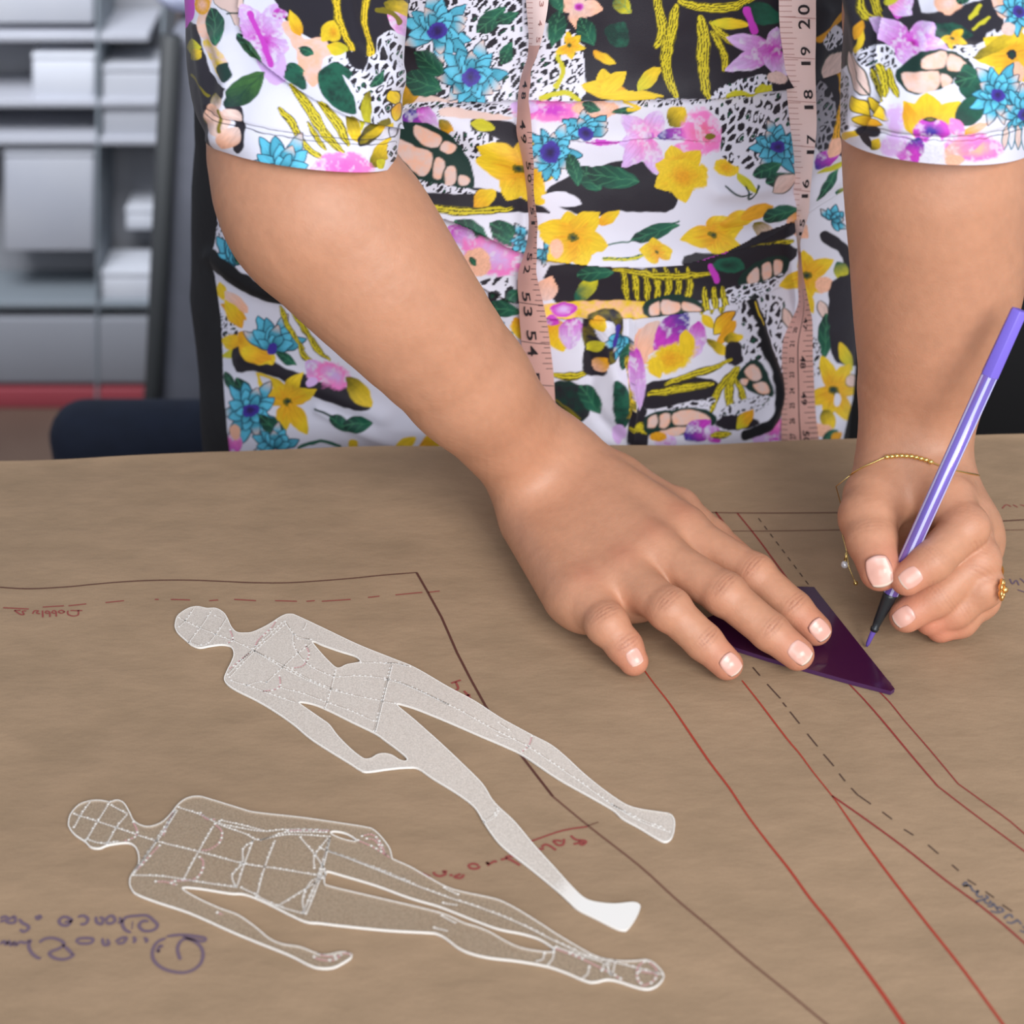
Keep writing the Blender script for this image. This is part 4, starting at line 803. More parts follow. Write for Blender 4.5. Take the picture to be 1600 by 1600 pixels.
    p.poly([(1300,440),(1345,440),(1345,560),(1325,570),(1300,560),(1295,500)],BK_); p.petal(1310,535,1330,580,9,YG,YE); p.lily(1302,610,52,(-110,-60,-10,60,105,160),.26); p.petal(1285,640,1305,670,12,YE,OL); p.blob(1308,625,6,10,WH); p.petal(1320,590,1340,600,10,PS,edge=OL); p.blob(1285,672,16,10,PE); p.leaf(1285,690,1312,672,9); p.petal(1300,690,1318,675,7,YO)
    # left flank
    p.cells([(335,280),(362,260),(378,300),(375,345),(338,335)],[[(340,300),(356,298),(358,332),(342,328)],[(343,275),(362,268),(370,290),(350,292)],[(362,300),(372,302),(370,336),(362,330)]]); p.leopard([(335,335),(375,338),(392,372),(380,390),(340,372)],.6)
    p.lotus(372,415,48,-110,110,6,1.2,False); p.leaf(372,412,398,358,17); p.leaf(380,410,402,385,12); p.poly([(385,418),(405,405),(420,430),(430,455),(400,440)],WH); p.line([(390,410),(393,430)],3,YG)
    p.leopard([(340,490),(365,500),(375,545),(345,525)],.6); p.petal(345,440,350,470,8,YE); p.petal(352,455,388,490,11,PE,PS); p.petal(385,500,345,475,8,YO); p.petal(378,512,352,468,11,YE,YO); p.petal(380,540,345,530,13,YE,YO); p.petal(380,550,345,556,6,YG)
    p.poly([(365,545),(400,545),(440,570),(500,590),(560,612),(582,634),(570,640),(530,632),(480,612),(440,590),(400,580),(372,580)],BK_)
    p.petal(372,520,430,568,20,YE,YO); p.petal(380,545,425,562,13,YO,YE); p.lotus(425,545,52,-72,150,8,1.05,False); p.blob(424,545,8,9,PU); p.leaf(430,550,465,570,8)
    for q in ([(440,478),(450,510),(475,545)],[(455,485),(480,520),(510,560)],[(470,500),(495,545),(515,562)],[(468,540),(478,560),(490,565)]): p.reed(q,6)
    p.petal(478,565,515,595,14,PK,LV); p.blob(520,585,28,18,PK,LV,.5,.3,30); p.blob(492,595,8,6,LV); p.petal(540,590,585,635,13,YE,OL)
    p.lily(448,628,54,(-165,-120,-60,-22,62,105),.24,sq=1); p.petal(450,630,480,680,14,YE,YO); p.line([(408,605),(405,585),(425,590),(432,600)],6,YE)
    p.line([(495,638),(530,650),(560,668)],3,GD); p.leaf(520,648,552,672,11); p.leaf(540,662,585,660,13); p.line([(465,700),(500,690),(530,698)],5,GR)
    p.leaf(352,580,372,618,8); p.leaf(372,590,392,630,11); p.petal(372,660,400,625,13,PE); p.lotus(392,642,46,0,360,11,1.15); p.leaf(405,650,450,690,12); p.lotus(428,700,38,-90,200,8,1,False); p.petal(362,712,368,672,14,PK,MG); p.blob(368,675,9,12,PE)
    p.petal(545,700,560,688,9,YE); p.petal(620,702,650,684,10,YE); p.petal(655,700,700,680,13,YE,YO); p.petal(660,660,692,690,10,YO)
    # piping round the pockets
    p.line([(325,395),(348,415),(375,435),(405,452),(440,462),(470,462)],24,A(lin((14,14,18)))); p.line([(1172,466),(1185,500),(1194,540),(1208,575),(1216,615),(1212,650),(1195,668),(1165,680)],17,A(lin((16,18,26))))
    p.line([(1175,470),(1188,505)],3,YE)
def sleeveL_print(p):
    p.poly([(280,30),(315,38),(322,70),(330,110),(345,130),(362,135),(345,175),(335,200),(345,240),(280,240)],BK_,sm_=False); p.poly([(280,-60),(300,-60),(304,20),(298,35),(280,42)],MG); 
    p.poly([(430,-60),(660,-60),(640,40),(600,50),(585,85),(560,100),(540,90),(510,70),(470,50),(440,20)],BK_)
    p.poly([(368,150),(378,170),(382,205),(378,235),(365,235),(368,200),(360,165)],BK_)
    p.poly([(302,-50),(330,-50),(330,15),(345,50),(350,70),(340,78),(322,60),(312,30)],PS,col2=PE); p.blob(316,6,12,16,YO,PE,.3); p.poly([(322,62),(345,70),(360,90),(366,115),(350,122),(335,100)],YE,col2=PS); p.leaf(330,12,348,70,14); p.poly([(342,105),(366,95),(368,118),(355,126)],GD)
    p.poly([(352,-50),(375,-50),(384,30),(372,48),(358,20),(340,12),(332,-10)],PS,edge=GD); p.line([(355,22),(380,20)],2.5,GD); p.poly([(360,42),(370,40),(374,48),(366,54)],WH)
    p.poly([(372,60),(386,58),(398,110),(385,125),(372,120),(362,90)],WH)
    p.petal(292,75,322,72,16,YG,OL,edge=BK_); p.petal(298,92,322,78,9,YE,OL); p.line([(300,118),(318,135),(332,148)],4,OL); p.blob(327,187,5,6,OL)
    p.poly([(385,45),(430,60),(452,120),(420,130),(395,80)],LV); p.orchid(410,65,[(380,5),(432,5),(440,25),(452,78),(430,108),(395,80)],20,LV,MG); p.line([(392,20),(408,58),(425,100)],8,MG); p.petal(425,22,450,20,9,MG)
    p.leaf(370,52,412,98,9,A(lin((50,90,50)))); p.petal(360,165,412,112,19,A(lin((60,104,52))),GD,vein=GD)
    p.poly([(440,40),(458,32),(476,60),(500,55),(520,80),(505,92),(500,120),(488,135),(468,110),(462,80)],PE,col2=PS); p.petal(470,55,452,15,10,YE,YO); p.petal(500,62,525,30,10,YE); p.leaf(468,75,490,85,8); p.blob(520,50,12,14,YE,YO,.2)
    p.petal(510,68,545,85,11,YG,YE)
    for q,w in (([(524,-20),(526,20),(535,45),(547,76)],9),([(575,-10),(568,25),(572,50),(575,84)],10)): p.line(q,w+2,OL*.6); p.line(q,w,YE,tex=OL)
    p.petal(600,5,650,22,13,YE,OL); p.petal(605,18,655,62,14,LV,PK); p.line([(590,15),(612,20),(625,35)],8,OL)
    p.leopard([(545,78),(575,88),(590,60),(612,48),(628,70),(628,110),(620,150),(600,190),(580,195),(572,180),(560,178),(555,140),(530,108),(510,95)],1.05,.5); p.poly([(540,84),(555,78),(572,92),(560,108),(545,100)],BK_)
    p.leaf(445,115,475,110,15); p.poly([(445,118),(458,106),(475,118),(478,138),(462,132)],GR,col2=GD); p.poly([(500,110),(525,98),(548,112),(545,125),(535,118),(552,150),(555,175),(540,176),(515,162),(500,145),(496,125)],GR,col2=GD); p.leaf(576,135,595,112,7)
    for q,w in (([(455,132),(480,165),(505,205),(535,238)],13),([(500,160),(525,190),(545,225)],12),([(436,170),(455,190),(475,225),(505,250)],9),([(480,190),(495,215),(510,235)],6)): p.reed(q,w)
    p.petal(545,180,560,222,11,YE,OL); p.petal(575,140,565,205,8,YG,OL); p.petal(560,228,605,185,13,OL,BK_); p.petal(562,225,608,192,7,YE,OL); p.petal(606,140,622,165,10,YE,edge=BK_); p.petal(612,190,625,160,9,YO,YE,edge=BK_); p.petal(610,215,622,192,7,WH,edge=BK_); p.petal(580,262,612,215,13,YE,OL); p.leopard([(606,225),(620,220),(620,250),(608,255)],.6); p.petal(600,262,590,250,8,YG)
    p.petal(340,145,352,170,10,PS,OL); p.petal(335,160,355,215,17,PS,PE); p.petal(372,200,352,232,14,PE,PS); p.petal(358,170,378,190,8,PS); p.line([(352,170),(352,205)],4,OL)
    p.lotus(440,268,58,-82,165,7,1.1,False); p.blob(535,262,46,24,PK,A(lin((240,100,190))),.3,.2)
    for d in (0,7): p.seam([(326,166+d),(350,183+d),(385,195+d),(430,204+d),(480,212+d),(540,217+d),(590,219+d),(618,213+d)])
def sleeveR_print(p):
    p.poly([(1300,-60),(1420,-60),(1440,20),(1500,10),(1560,-10),(1570,40),(1540,60),(1500,80),(1420,60),(1395,70),(1340,90),(1300,120)],BK_,sm_=False)
    p.line([(1295,-20),(1300,20),(1296,40)],10,YG,tex=BK_); p.reed([(1360,-20),(1372,20),(1380,36)],12); p.reed([(1345,-10),(1355,25),(1385,30)],8)
    p.petal(1415,-20,1402,30,18,MG,LV); p.petal(1390,0,1425,24,14,LV,PK); p.petal(1380,5,1410,-10,8,YG)
    p.blob(1482,5,22,16,PE,PS,.3); p.leaf(1495,5,1520,-15,10); p.poly([(1545,-20),(1572,-20),(1575,22),(1560,25)],PE,col2=PS)
    p.line([(1525,20),(1515,28),(1532,8)],6,YG); p.line([(1520,45),(1535,35),(1545,28)],5,YG); p.poly([(1450,35),(1490,35),(1520,55),(1480,60),(1450,58)],GD,col2=GR); p.lily(1488,58,22,(-40,20,90,160),.3); p.leopard([(1535,60),(1558,45),(1560,80),(1538,95)],.9); p.leopard([(1490,72),(1525,70),(1520,98),(1495,90)],1.1,1.4)
    p.leopard([(1340,80),(1385,68),(1402,82),(1402,105),(1370,108),(1350,100)],.75); p.line([(1350,40),(1353,60),(1345,78)],7,YE); p.petal(1345,60,1352,30,6,YO)
    p.orchid(1425,68,[(1358,28),(1462,32),(1482,75),(1450,62),(1430,112),(1405,95)],19,LV,MG); p.petal(1395,60,1435,112,13,LV,MG)
    p.cells([(1402,110),(1440,80),(1480,78),(1515,95),(1520,112),(1492,122),(1485,138),(1450,148),(1420,145),(1405,130)],[[(1408,115),(1430,112),(1466,110),(1466,134),(1446,146),(1418,140)],[(1440,104),(1448,86),(1478,80),(1478,98),(1470,106)],[(1484,84),(1508,98),(1502,112),(1480,108)],[(1472,114),(1488,124),(1478,136),(1470,132)]])
    p.petal(1328,80,1360,150,15,PS,edge=GD); p.line([(1332,82),(1345,110),(1360,150)],2,GD)
    for q in ([(1365,108),(1372,130),(1380,155)],[(1390,108),(1395,130),(1402,150)],[(1375,100),(1383,120),(1386,150)]): p.reed(q,9)
    p.leopard([(1308,110),(1325,120),(1330,160),(1335,200),(1315,200)],.7,bg=A(lin((190,188,200)))); p.line([(1305,150),(1312,200)],8,YO,tex=OL)
    p.poly([(1375,160),(1420,152),(1470,138),(1490,132),(1525,150),(1520,170),(1480,180),(1400,190)],WH)
    p.petal(1336,148,1360,180,11,YE,edge=BK_); p.petal(1358,152,1388,190,9,YE,edge=BK_); p.petal(1338,185,1380,195,10,YO,YE,edge=OL); p.line([(1320,215),(1345,205)],9,YE); p.poly([(1342,198),(1370,198),(1372,212),(1345,212)],BK_)
    p.blob(1398,185,14,22,LV,None,.5,.4); p.petal(1450,205,1412,158,17,YE,YO); p.petal(1448,200,1448,145,26,YE,YO); p.petal(1455,205,1500,158,19,YE,YO); p.petal(1430,215,1415,160,13,YO,YE); p.petal(1425,210,1490,205,14,LV,MG)
    p.blob(1455,205,29,19,MG,PU,.15); p.blob(1455,187,10,4,BK_,OL,.5)
    p.petal(1535,165,1505,100,22,GR,GD); p.leaf(1490,130,1545,112,13); p.petal(1495,195,1540,150,20,GR,GD); p.leaf(1560,135,1600,118,12); p.petal(1500,212,1545,192,7,PE,YO); p.petal(1485,185,1505,215,11,PK)
    p.lily(1580,85,52,(-150,-80,-20,60,120,175),.34,ctr=BK_); p.petal(1522,92,1600,40,11,YE,OL); p.blob(1588,112,12,16,PE)
    p.lotus(1560,148,46,-70,350,12,1.15); p.lotus(1600,178,38,90,360,10,1.3); p.lotus(1592,18,36,-160,300,9); p.petal(1585,40,1562,48,9,PS)
    for k in range(5): p.petal(1575+k*9,195,1568+k*11,235,6,WH if k%2 else PS,edge=TE)
    p.petal(1400,215,1435,255,19,MG,LV); p.petal(1435,215,1425,250,15,MG,PU); p.blob(1392,225,16,18,LV,None,.5,.4); p.blob(1520,232,48,20,PK,PE,.4,.25); p.petal(1470,245,1545,210,14,PK,PE); p.blob(1490,250,16,9,PE,None,.4); p.blob(1460,235,16,22,WH); p.petal(1362,235,1372,215,9,YE,OL); p.petal(1345,205,1362,232,6,BK_)
    for d in (0,6): p.seam([(1340,196+d),(1385,204+d),(1420,211+d),(1470,214+d),(1520,213+d),(1565,205+d),(1600,195+d)])
# folds: (polyline, amplitude m, width px); plus on one side, drop on the other for an overlapping edge
def ridge(x,y,P,w):
    P=catmull(P,4); d=np.full(len(x),1e9); sg=np.zeros(len(x))
    m=(x>P[:,0].min()-4*w)&(x<P[:,0].max()+4*w)&(y>P[:,1].min()-4*w)&(y<P[:,1].max()+4*w); i=np.nonzero(m)[0]
    X=x[i];Y=y[i];dd=np.full(len(i),1e9);ss=np.zeros(len(i))
    for k in range(len(P)-1):
        a,b=P[k],P[k+1]; e=b-a; l2=max(1e-9,e@e); t=np.clip(((X-a[0])*e[0]+(Y-a[1])*e[1])/l2,0,1); px=X-a[0]-t*e[0];py=Y-a[1]-t*e[1]; q=np.hypot(px,py); mm=q<dd
        dd=np.where(mm,q,dd); ss=np.where(mm,np.sign(px*-e[1]+py*e[0]),ss)
    d[i]=dd; sg[i]=ss; return d,sg
def folds(x,y,L):
    o=np.zeros(len(x))
    for P,amp,w,kind in L:
        d,s=ridge(x,y,P,w); g=np.exp(-(d/w)**2)
        if kind=='r': o+=amp*g
        elif kind=='o': o+=amp*np.where(s<0,np.exp(-(d/w)),-.35*np.exp(-(d/(w*.45)))) *np.where(d<1e8,1,0)
    return o
TF=[([(600,172),(700,158),(760,153),(900,153),(1000,152),(1100,151),(1180,142),(1250,128),(1330,100)],.006,22,'o'),
    ([(640,322),(720,345),(800,385),(870,405),(960,412),(1050,408),(1120,390),(1180,362),(1240,335),(1330,280)],.0055,26,'o'),
    ([(1000,420),(1100,402),(1180,380),(1250,340)],.0035,10,'o'),([(1120,300),(1200,290),(1280,250),(1330,225)],.003,14,'r'),([(1130,345),(1220,325),(1330,260)],.003,12,'r'),
    ([(850,494),(930,497),(1020,492),(1120,478),(1200,455)],.003,12,'o'),([(740,440),(800,470),(850,492)],.003,12,'o'),([(690,190),(760,230),(830,262)],.002,16,'r'),([(840,210),(930,222),(1010,215),(1100,220)],.0022,10,'o'),
    ([(905,500),(925,560),(930,640),(985,700)],-.003,10,'r'),([(985,500),(987,600),(986,710)],.004,9,'o'),([(945,510),(950,560),(975,640)],.005,16,'r'),([(1172,466),(1194,540),(1216,615),(1200,665)],.003,9,'r'),([(330,400),(400,452),(470,465)],.003,12,'r'),
    ([(380,560),(480,600),(600,650)],.003,14,'r'),([(500,640),(600,690),(660,705)],.0025,10,'r'),([(640,60),(700,110),(760,150)],.002,14,'r'),([(1290,20),(1270,90),(1240,140)],.003,14,'r'),([(1090,470),(1110,560),(1100,680)],.002,20,'r')]
SLF=[([(375,-20),(385,60),(440,120),(540,180),(620,200)],.004,13,'o'),([(450,20),(520,70),(580,120),(625,130)],.003,16,'r'),([(345,60),(360,120),(350,180),(340,220)],.005,16,'r'),([(310,40),(318,110),(330,180)],.003,10,'r'),([(540,-10),(560,60),(620,110)],.003,12,'r'),([(330,170),(380,196),(480,213),(600,218)],-.0012,5,'r')]
SRF=[([(1330,-10),(1345,60),(1350,130),(1330,200)],.005,13,'r'),([(1380,20),(1370,90),(1380,150),(1360,190)],.003,10,'o'),([(1460,30),(1520,60),(1600,60)],.003,16,'r'),([(1340,198),(1420,213),(1520,214),(1600,196)],-.0012,5,'r'),([(1480,-20),(1450,60),(1440,110)],.0025,16,'r')]
def clothmat():
    m_,nt,b=newmat('printed_cloth'); a=nt.nodes.new('ShaderNodeAttribute'); a.attribute_name='Col'; nt.links.new(a.outputs['Color'],b.inputs['Base Color'])
    b.inputs['Roughness'].default_value=.55; b.inputs['Sheen Weight'].default_value=.08; b.inputs['Specular IOR Level'].default_value=.35
    tc=nt.nodes.new('ShaderNodeTexCoord'); n=nt.nodes.new('ShaderNodeTexNoise'); n.inputs['Scale'].default_value=1400; nt.links.new(tc.outputs['Object'],n.inputs['Vector'])
    n2=nt.nodes.new('ShaderNodeTexNoise'); n2.inputs['Scale'].default_value=22; nt.links.new(tc.outputs['Object'],n2.inputs['Vector'])
    bp=nt.nodes.new('ShaderNodeBump'); bp.inputs['Distance'].default_value=.00008; bp2=nt.nodes.new('ShaderNodeBump'); bp2.inputs['Distance'].default_value=.0025
    nt.links.new(n.outputs['Fac'],bp.inputs['Height']); nt.links.new(n2.outputs['Fac'],bp2.inputs['Height']); nt.links.new(bp2.outputs['Normal'],bp.inputs['Normal']); nt.links.new(bp.outputs['Normal'],b.inputs['Normal']); return m_
CM=clothmat()
# torso surface
TXc,TA,TB,TN=.010,.231,.130,2.35
def yfront(z): return .927+.010*np.clip((z-.98)/.2,-1,1)-.006*np.exp(-((z-1.04)/.05)**2)
def widthz(z): return TA*(1-.03*np.clip((1.02-z)/.12,0,1)+.02*np.clip((z-1.1)/.1,0,1))+np.interp(z,[.80,.94,.99,1.05,1.14,1.3],[.0155,.009,0,-.011,-.019,-.02])
def torso(th,z):
    s=np.sin(th);c=np.cos(th); x=widthz(z)*np.sign(s)*np.abs(s)**(2/TN); y=TB*np.sign(c)*np.abs(c)**(2/TN)
    return np.stack([TXc+x,yfront(z)+TB-y,z],-1)
def gridmesh(th,zz,wrap=False):
    T,Z=np.meshgrid(th,zz); P=torso(T,Z).reshape(-1,3); n=len(th); r=len(zz)
    j,i=np.meshgrid(np.arange(r-1),np.arange(n-1),indexing='ij'); a=(j*n+i).ravel(); f=np.stack([a,a+1,a+n+1,a+n],1); return P,f
thf=np.linspace(-1.52,1.52,940); zf=np.linspace(.80,1.215,700)
P,f=gridmesh(thf,zf); px,py=proj(P)
Q=Paint(px,py,WH); torso_print(Q); D=folds(px,py,TF)+.0006*(vnoise(px/60,py/60,12)-.5)*3
n=P-A([TXc,1.06,0]); n[:,2]=0; n/=np.linalg.norm(n,axis=1)[:,None]; Pd=P+n*D[:,None]
suit=link('jumpsuit',fastmesh('jumpsuit',np.zeros((0,3)),np.zeros((0,4),int)),CM,person) if False else None
left=np.interp(py,[150,300,400,440,500,600,720],[350,344,334,338,346,351,360]); right=np.interp(py,[0,350,560,620,700],[1400,1400,1345,1333,1316])
side=((px<left)|(px>right)); fs=side[f].mean(1)>.5
def sub(V,Fx,C=None):
    u,inv=np.unique(Fx,return_inverse=True); return V[u],inv.reshape(Fx.shape),(C[u] if C is not None else None)
v1,f1,c1=sub(Pd,f[~fs],Q.c)
suit=link('jumpsuit',fastmesh('jumpsuit',v1,f1,c1),CM,person,True)
blackcloth=mat('black_jersey',(26,26,30),.8,bump=.0008,bscale=60)
for sg in (-1,1):
    k=(px[f].mean(1)-800)*sg>0; v2,f2,_=sub(Pd,f[fs&k]); sp_=link('side_panel',fastmesh('side_panel',v2,f2),blackcloth,suit,True); sp_['label']='plain black side panel'
# the rest of the garment: sides, back, chest and trouser legs
thb=np.linspace(1.52,2*math.pi-1.52,60); P,f=gridmesh(thb,np.linspace(.80,1.36,50)); 
link('back_panel',fastmesh('back_panel',P,f),blackcloth,suit,True)
P,f=gridmesh(thf[::8],np.linspace(1.215,1.36,20)); link('upper_bodice',fastmesh('upper_bodice',P,f,np.tile(BK_,(len(P),1))),CM,suit,True)
for s in (-1,1):
    m=MB(); m.lathe((TXc+s*.105,1.06,.06),(TXc+s*.10,1.06,.84),[(0,.062),(.45,.075),(.8,.100),(.93,.112),(1,.108)],40); m.build('trouser_leg',mat('printed_trouser',(232,230,240),.6,c2=(34,30,40),nscale=14),suit,True)
    m=MB(); m.ball((TXc+s*.105,1.02,.04),.05,16,sc=(.8,1.9,.8)); m.build('shoe',mat('shoe_black',(30,30,32),.5),person,True)
# sleeves
def sleeve(rings,prt,fl):
    nb=400; R_=[]
    for l,r,fr,Yc,Yf in rings:
        a=YP(*l,Yc);b=YP(*r,Yc);c=(a+b)/2;g=YP(*fr,Yf); R_.append(np.concatenate([c,(b-a)/2,g-c]))
    Rc=catmull(R_,nb//(len(rings)-1)); ph=np.linspace(0,2*math.pi,640,endpoint=False)
    cs=np.sign(np.cos(ph))*np.abs(np.cos(ph))**.95; sn=np.sin(ph)
    P=(Rc[:,None,0:3]+cs[None,:,None]*Rc[:,None,3:6]+sn[None,:,None]*Rc[:,None,6:9])
    # inner hem turned up
    h=P[0]; c0=Rc[0,0:3]; up=(Rc[6,0:3]-c0)*2.2; inner=[c0+(h-c0)*.985+up*0,c0+(h-c0)*.965+up*.05,c0+(h-c0)*.955+up*1.0]
    full=np.concatenate([np.array(inner[::-1]),P]); r,nn_=full.shape[:2]; V_=full.reshape(-1,3)
    px,py=proj(V_); Q=Paint(px,py,WH); prt(Q); D=folds(px,py,fl); D[:3*nn_]=0
    c=np.repeat(np.concatenate([np.tile(c0,(3,1)),Rc[:,0:3]]),nn_,0); n=V_-c; n/=np.linalg.norm(n,axis=1)[:,None]
    frontm=np.tile(np.clip(sn*3,0,1),r); V_=V_+n*(D*frontm)[:,None]
    j,i=np.meshgrid(np.arange(r-1),np.arange(nn_),indexing='ij'); a=(j*nn_+i).ravel(); b=(j*nn_+(i+1)%nn_).ravel(); f=np.stack([a,a+nn_,b+nn_,b],1)
    o=link('sleeve',fastmesh('sleeve',V_,f,Q.c),CM,suit,True); return o
sleeve([((335,224),(617,256),(480,264),.81,.757),((306,175),(626,195),(470,218),.822,.765),((293,110),(629,115),(465,148),.845,.780),((290,40),(634,45),(465,80),.868,.803),((292,-60),(646,-60),(470,-20),.905,.838),((330,-200),(680,-200),(500,-165),.96,.89)],sleeveL_print,SLF)
sleeve([((1313,208),(1614,226),(1475,257),.80,.742),((1313,140),(1622,152),(1475,200),.812,.742),((1317,60),(1632,66),(1475,125),.834,.758),((1322,-40),(1645,-34),(1478,15),.866,.786),((1300,-200),(1640,-200),(1460,-160),.94,.875)],sleeveR_print,SRF)
# ------------------------------------------------------------------ TAPE MEASURE
def tsurf(x,z):
    u=np.clip(np.abs((x-TXc)/widthz(z)),0,.999); return yfront(z)+TB-TB*(1-u**TN)**(1/TN)
def hit(x,y,off):
    Y=.93
    for _ in range(12):
        p=YP(x,y,Y); Y=float(tsurf(p[0],p[2]))-off
    return YP(x,y,Y)
tapeM=mat('tape_pink',(255,228,224),.45); tapeB=mat('tape_back_pink',(226,176,166),.5); tink=mat('tape_ink',(40,34,40),.6); tink2=mat('tape_faint_ink',(196,146,140),.6)
tm=MB()
def strand(rows,full,mi_fn,offb=.010):
    R_=catmull([(y,l,r,o) for y,l,r,o in rows],6); ys=R_[:,0]; Lp=[];Rp=[]
    for y,l,r,o in R_:
        w=(r-l)/2; dy=math.sqrt(max(0,(full/2)**2-w*w))/2750*.55
        c=hit((l+r)/2,y,o); a=hit(l,y,o);b=hit(r,y,o); wa=(b[0]-a[0])/2
        s_=1 if o>=0 else -1
        ca=YP(l,y,c[1]+dy); cb=YP(r,y,c[1]-dy)
        Lp.append(ca);Rp.append(cb)
    Lp=A(Lp);Rp=A(Rp)
    def at(y,w,z=0.0):
        a=A([np.interp(y,ys,Lp[:,k]) for k in range(3)]); b=A([np.interp(y,ys,Rp[:,k]) for k in range(3)]); return a+(b-a)*w+A([0,-z,z*.3])
    K=9
    for i in range(len(ys)-1):
        pass
    vs=[];
    for i in range(len(ys)):
        for k in range(K):
            t=k/(K-1); p=Lp[i]*(1-t)+Rp[i]*t+A([0,-.0012*math.sin(math.pi*t),0]); vs.append(p)
    for i in range(len(ys)-1): tm.add([vs[(i)*K+k] for k in range(K)]+[vs[(i+1)*K+k] for k in range(K)],[(k,K+k,K+k+1,k+1) for k in range(K-1)],mi_fn(ys[i]))
    o_=len(tm.v); nn2=len(ys); vs2=[v+A([0,.0004,0]) for v in vs]
    tm.add(vs+vs2,[(i*K+nn2*K,i*K,(i+1)*K,(i+1)*K+nn2*K) for i in range(nn2-1)]+[(i*K+K-1,i*K+K-1+nn2*K,(i+1)*K+K-1+nn2*K,(i+1)*K+K-1) for i in range(nn2-1)]+[(nn2*K+i*K+k,nn2*K+i*K+k+1,nn2*K+(i+1)*K+k+1,nn2*K+(i+1)*K+k) for i in range(nn2-1) for k in range(K-1)],1)
    def q(p4,mi=2): 
        P=[at(y,w,.0003+.0012*math.sin(math.pi*max(0,min(1,w)))) for y,w in p4]; tm.add(P,[tuple(range(len(P)))],mi)
    def tick(y,w0,w1,th=1.3,mi=2,sl=0):
        n_=max(1,int(abs(w1-w0)*8)); 
        for k in range(n_):
            a=w0+(w1-w0)*k/n_; b=w0+(w1-w0)*(k+1)/n_; q([(y-th/2+sl*a,a),(y+th/2+sl*a,a),(y+th/2+sl*b,b),(y-th/2+sl*b,b)],mi)
    def text(s,y,w,hw,ln,dr,mi=2):    # s centred at (y,w); hw glyph height in w units; ln length in px; dr +1 reads down, -1 reads up
        V_,Fs=glyphs(s); ext=V_.max(0)-V_.min(0); V_=V_/ext
        P=[at(y+dr*v[0]*ln, w+dr*v[1]*hw,.0004+.0012*math.sin(math.pi*max(0,min(1,w)))) for v in V_]; tm.add(P,Fs,mi)
    return tick,text,at
rt=[(-140,1222,1279,.010),(-60,1219,1276,.010),(0,1217,1275,.010),(50,1219,1275,.010),(100,1226,1274,.010),(150,1230,1275,.010),(200,1235,1276,.010),(250,1241,1271,.011),(300,1240,1266,.011),(337,1241,1263,.011),(375,1245,1251,.012),(400,1247,1252,.012),(425,1247,1254,.012),(450,1247,1259,.010),(475,1247,1264,.010),(500,1237,1269,.009),(525,1226,1270,.009),(550,1222,1270,.009),(600,1222,1272,.009),(650,1221,1275,.009),(692,1221,1280,.009),(730,1221,1282,.009),(790,1221,1282,.009)]
tick,text,_=strand(rt,57,lambda y:0 if y<390 else 1)
for s,y,w,h,l in (('20',26,.66,.32,40),('19',89,.68,.30,34),('18',157,.72,.32,36),('17',227,.80,.36,36),('16',296,.66,.38,34),('15',356,.6,.4,30)):
    text(s[0],y+l*.29,w,h,l*(.38 if s[0]!='1' else .16),-1); text(s[1],y-l*.27,w,h,l*.40,-1)
    if y<300: tick(y,.02,.98,1.0,3,sl=3)
for k in range(-8,46):
    y=26+k*8.4
    if y<345: tick(y,.0,.34 if k%4 else .44,.9,3)
yy=np.array([460,500,525,560,620,690]); 
for y in np.arange(430,745,3): tick(y+1.5,.49+.0*y,.515,3.1)
for k in range(36):
    y=452+k*8.0
    if y<745: tick(y,.98-(.22 if k%2 else .32),1.0,.9); tick(y+3,.0,.16,.8)
for s,y in (('47',505),('48',565),('49',622),('50',682),('51',742)): text(s,y,.66,.17,20,1)
for s,y in (('20',515),('21',537),('22',562),('23',585),('24',610),('25',633),('26',657),('27',681)): text(s,y,.30,.15,9,-1)
lt=[(-140,822,866,.010),(-60,822,860,.010),(0,822,857,.010),(30,824,853,.010),(60,826,847,.010),(90,824,838,.011),(110,817,830,.011),(130,812,829,.011),(155,809,826,.011),(180,808,829,.011),(205,807,831,.011),(230,812,832,.011),(255,817,834,.011),(275,820,834,.012),(300,823,834,.012),(325,825,837,.012),(350,826,840,.012),(375,824,839,.011),(400,818,839,.010),(425,810,838,.010),(450,809,843,.009),(475,811,849,.009),(500,812,854,.009),(525,814,858,.009),(550,815,861,.009),(575,816,864,.009),(600,817,866,.009),(640,818,868,.009),(690,820,870,.009),(720,820,872,.009)]
tick,text,_=strand(lt,57,lambda y:0 if y<70 else 1)
for k in range(12): tick(-20+k*8,.02,.3,.9,3)
text('5',62,.72,.28,9,1,3); text('4',36,.72,.22,9,1,3); text('3',6,.7,.2,9,1,3)
for s,y,w,h,l in (('48',140,.5,.40,30),('49',205,.42,.36,38),('50',268,.5,.42,34),('51',338,.5,.42,32),('52',410,.45,.36,34),('53',474,.34,.34,40),('54',535,.38,.34,42),('55',600,.38,.34,42)):
    text(s[0],y-l*.28,w,h,l*.38,1); text(s[1],y+l*.30,w,h,l*(.38 if s[1]!='1' else .16),1)
    if y>460: tick(y-2,.0,.98,1.0,2,sl=5)
for k in range(46):
    y=205+k*8.2; tick(y,.98-(.2 if k%2 else .3),.99,.9,2,sl=2)
tape=tm.build('tape_measure',[tapeM,tapeB,tink,tink2],None,True)
tag(tape,'pink tape measure hanging round the neck with both ends down the front','tape measure')
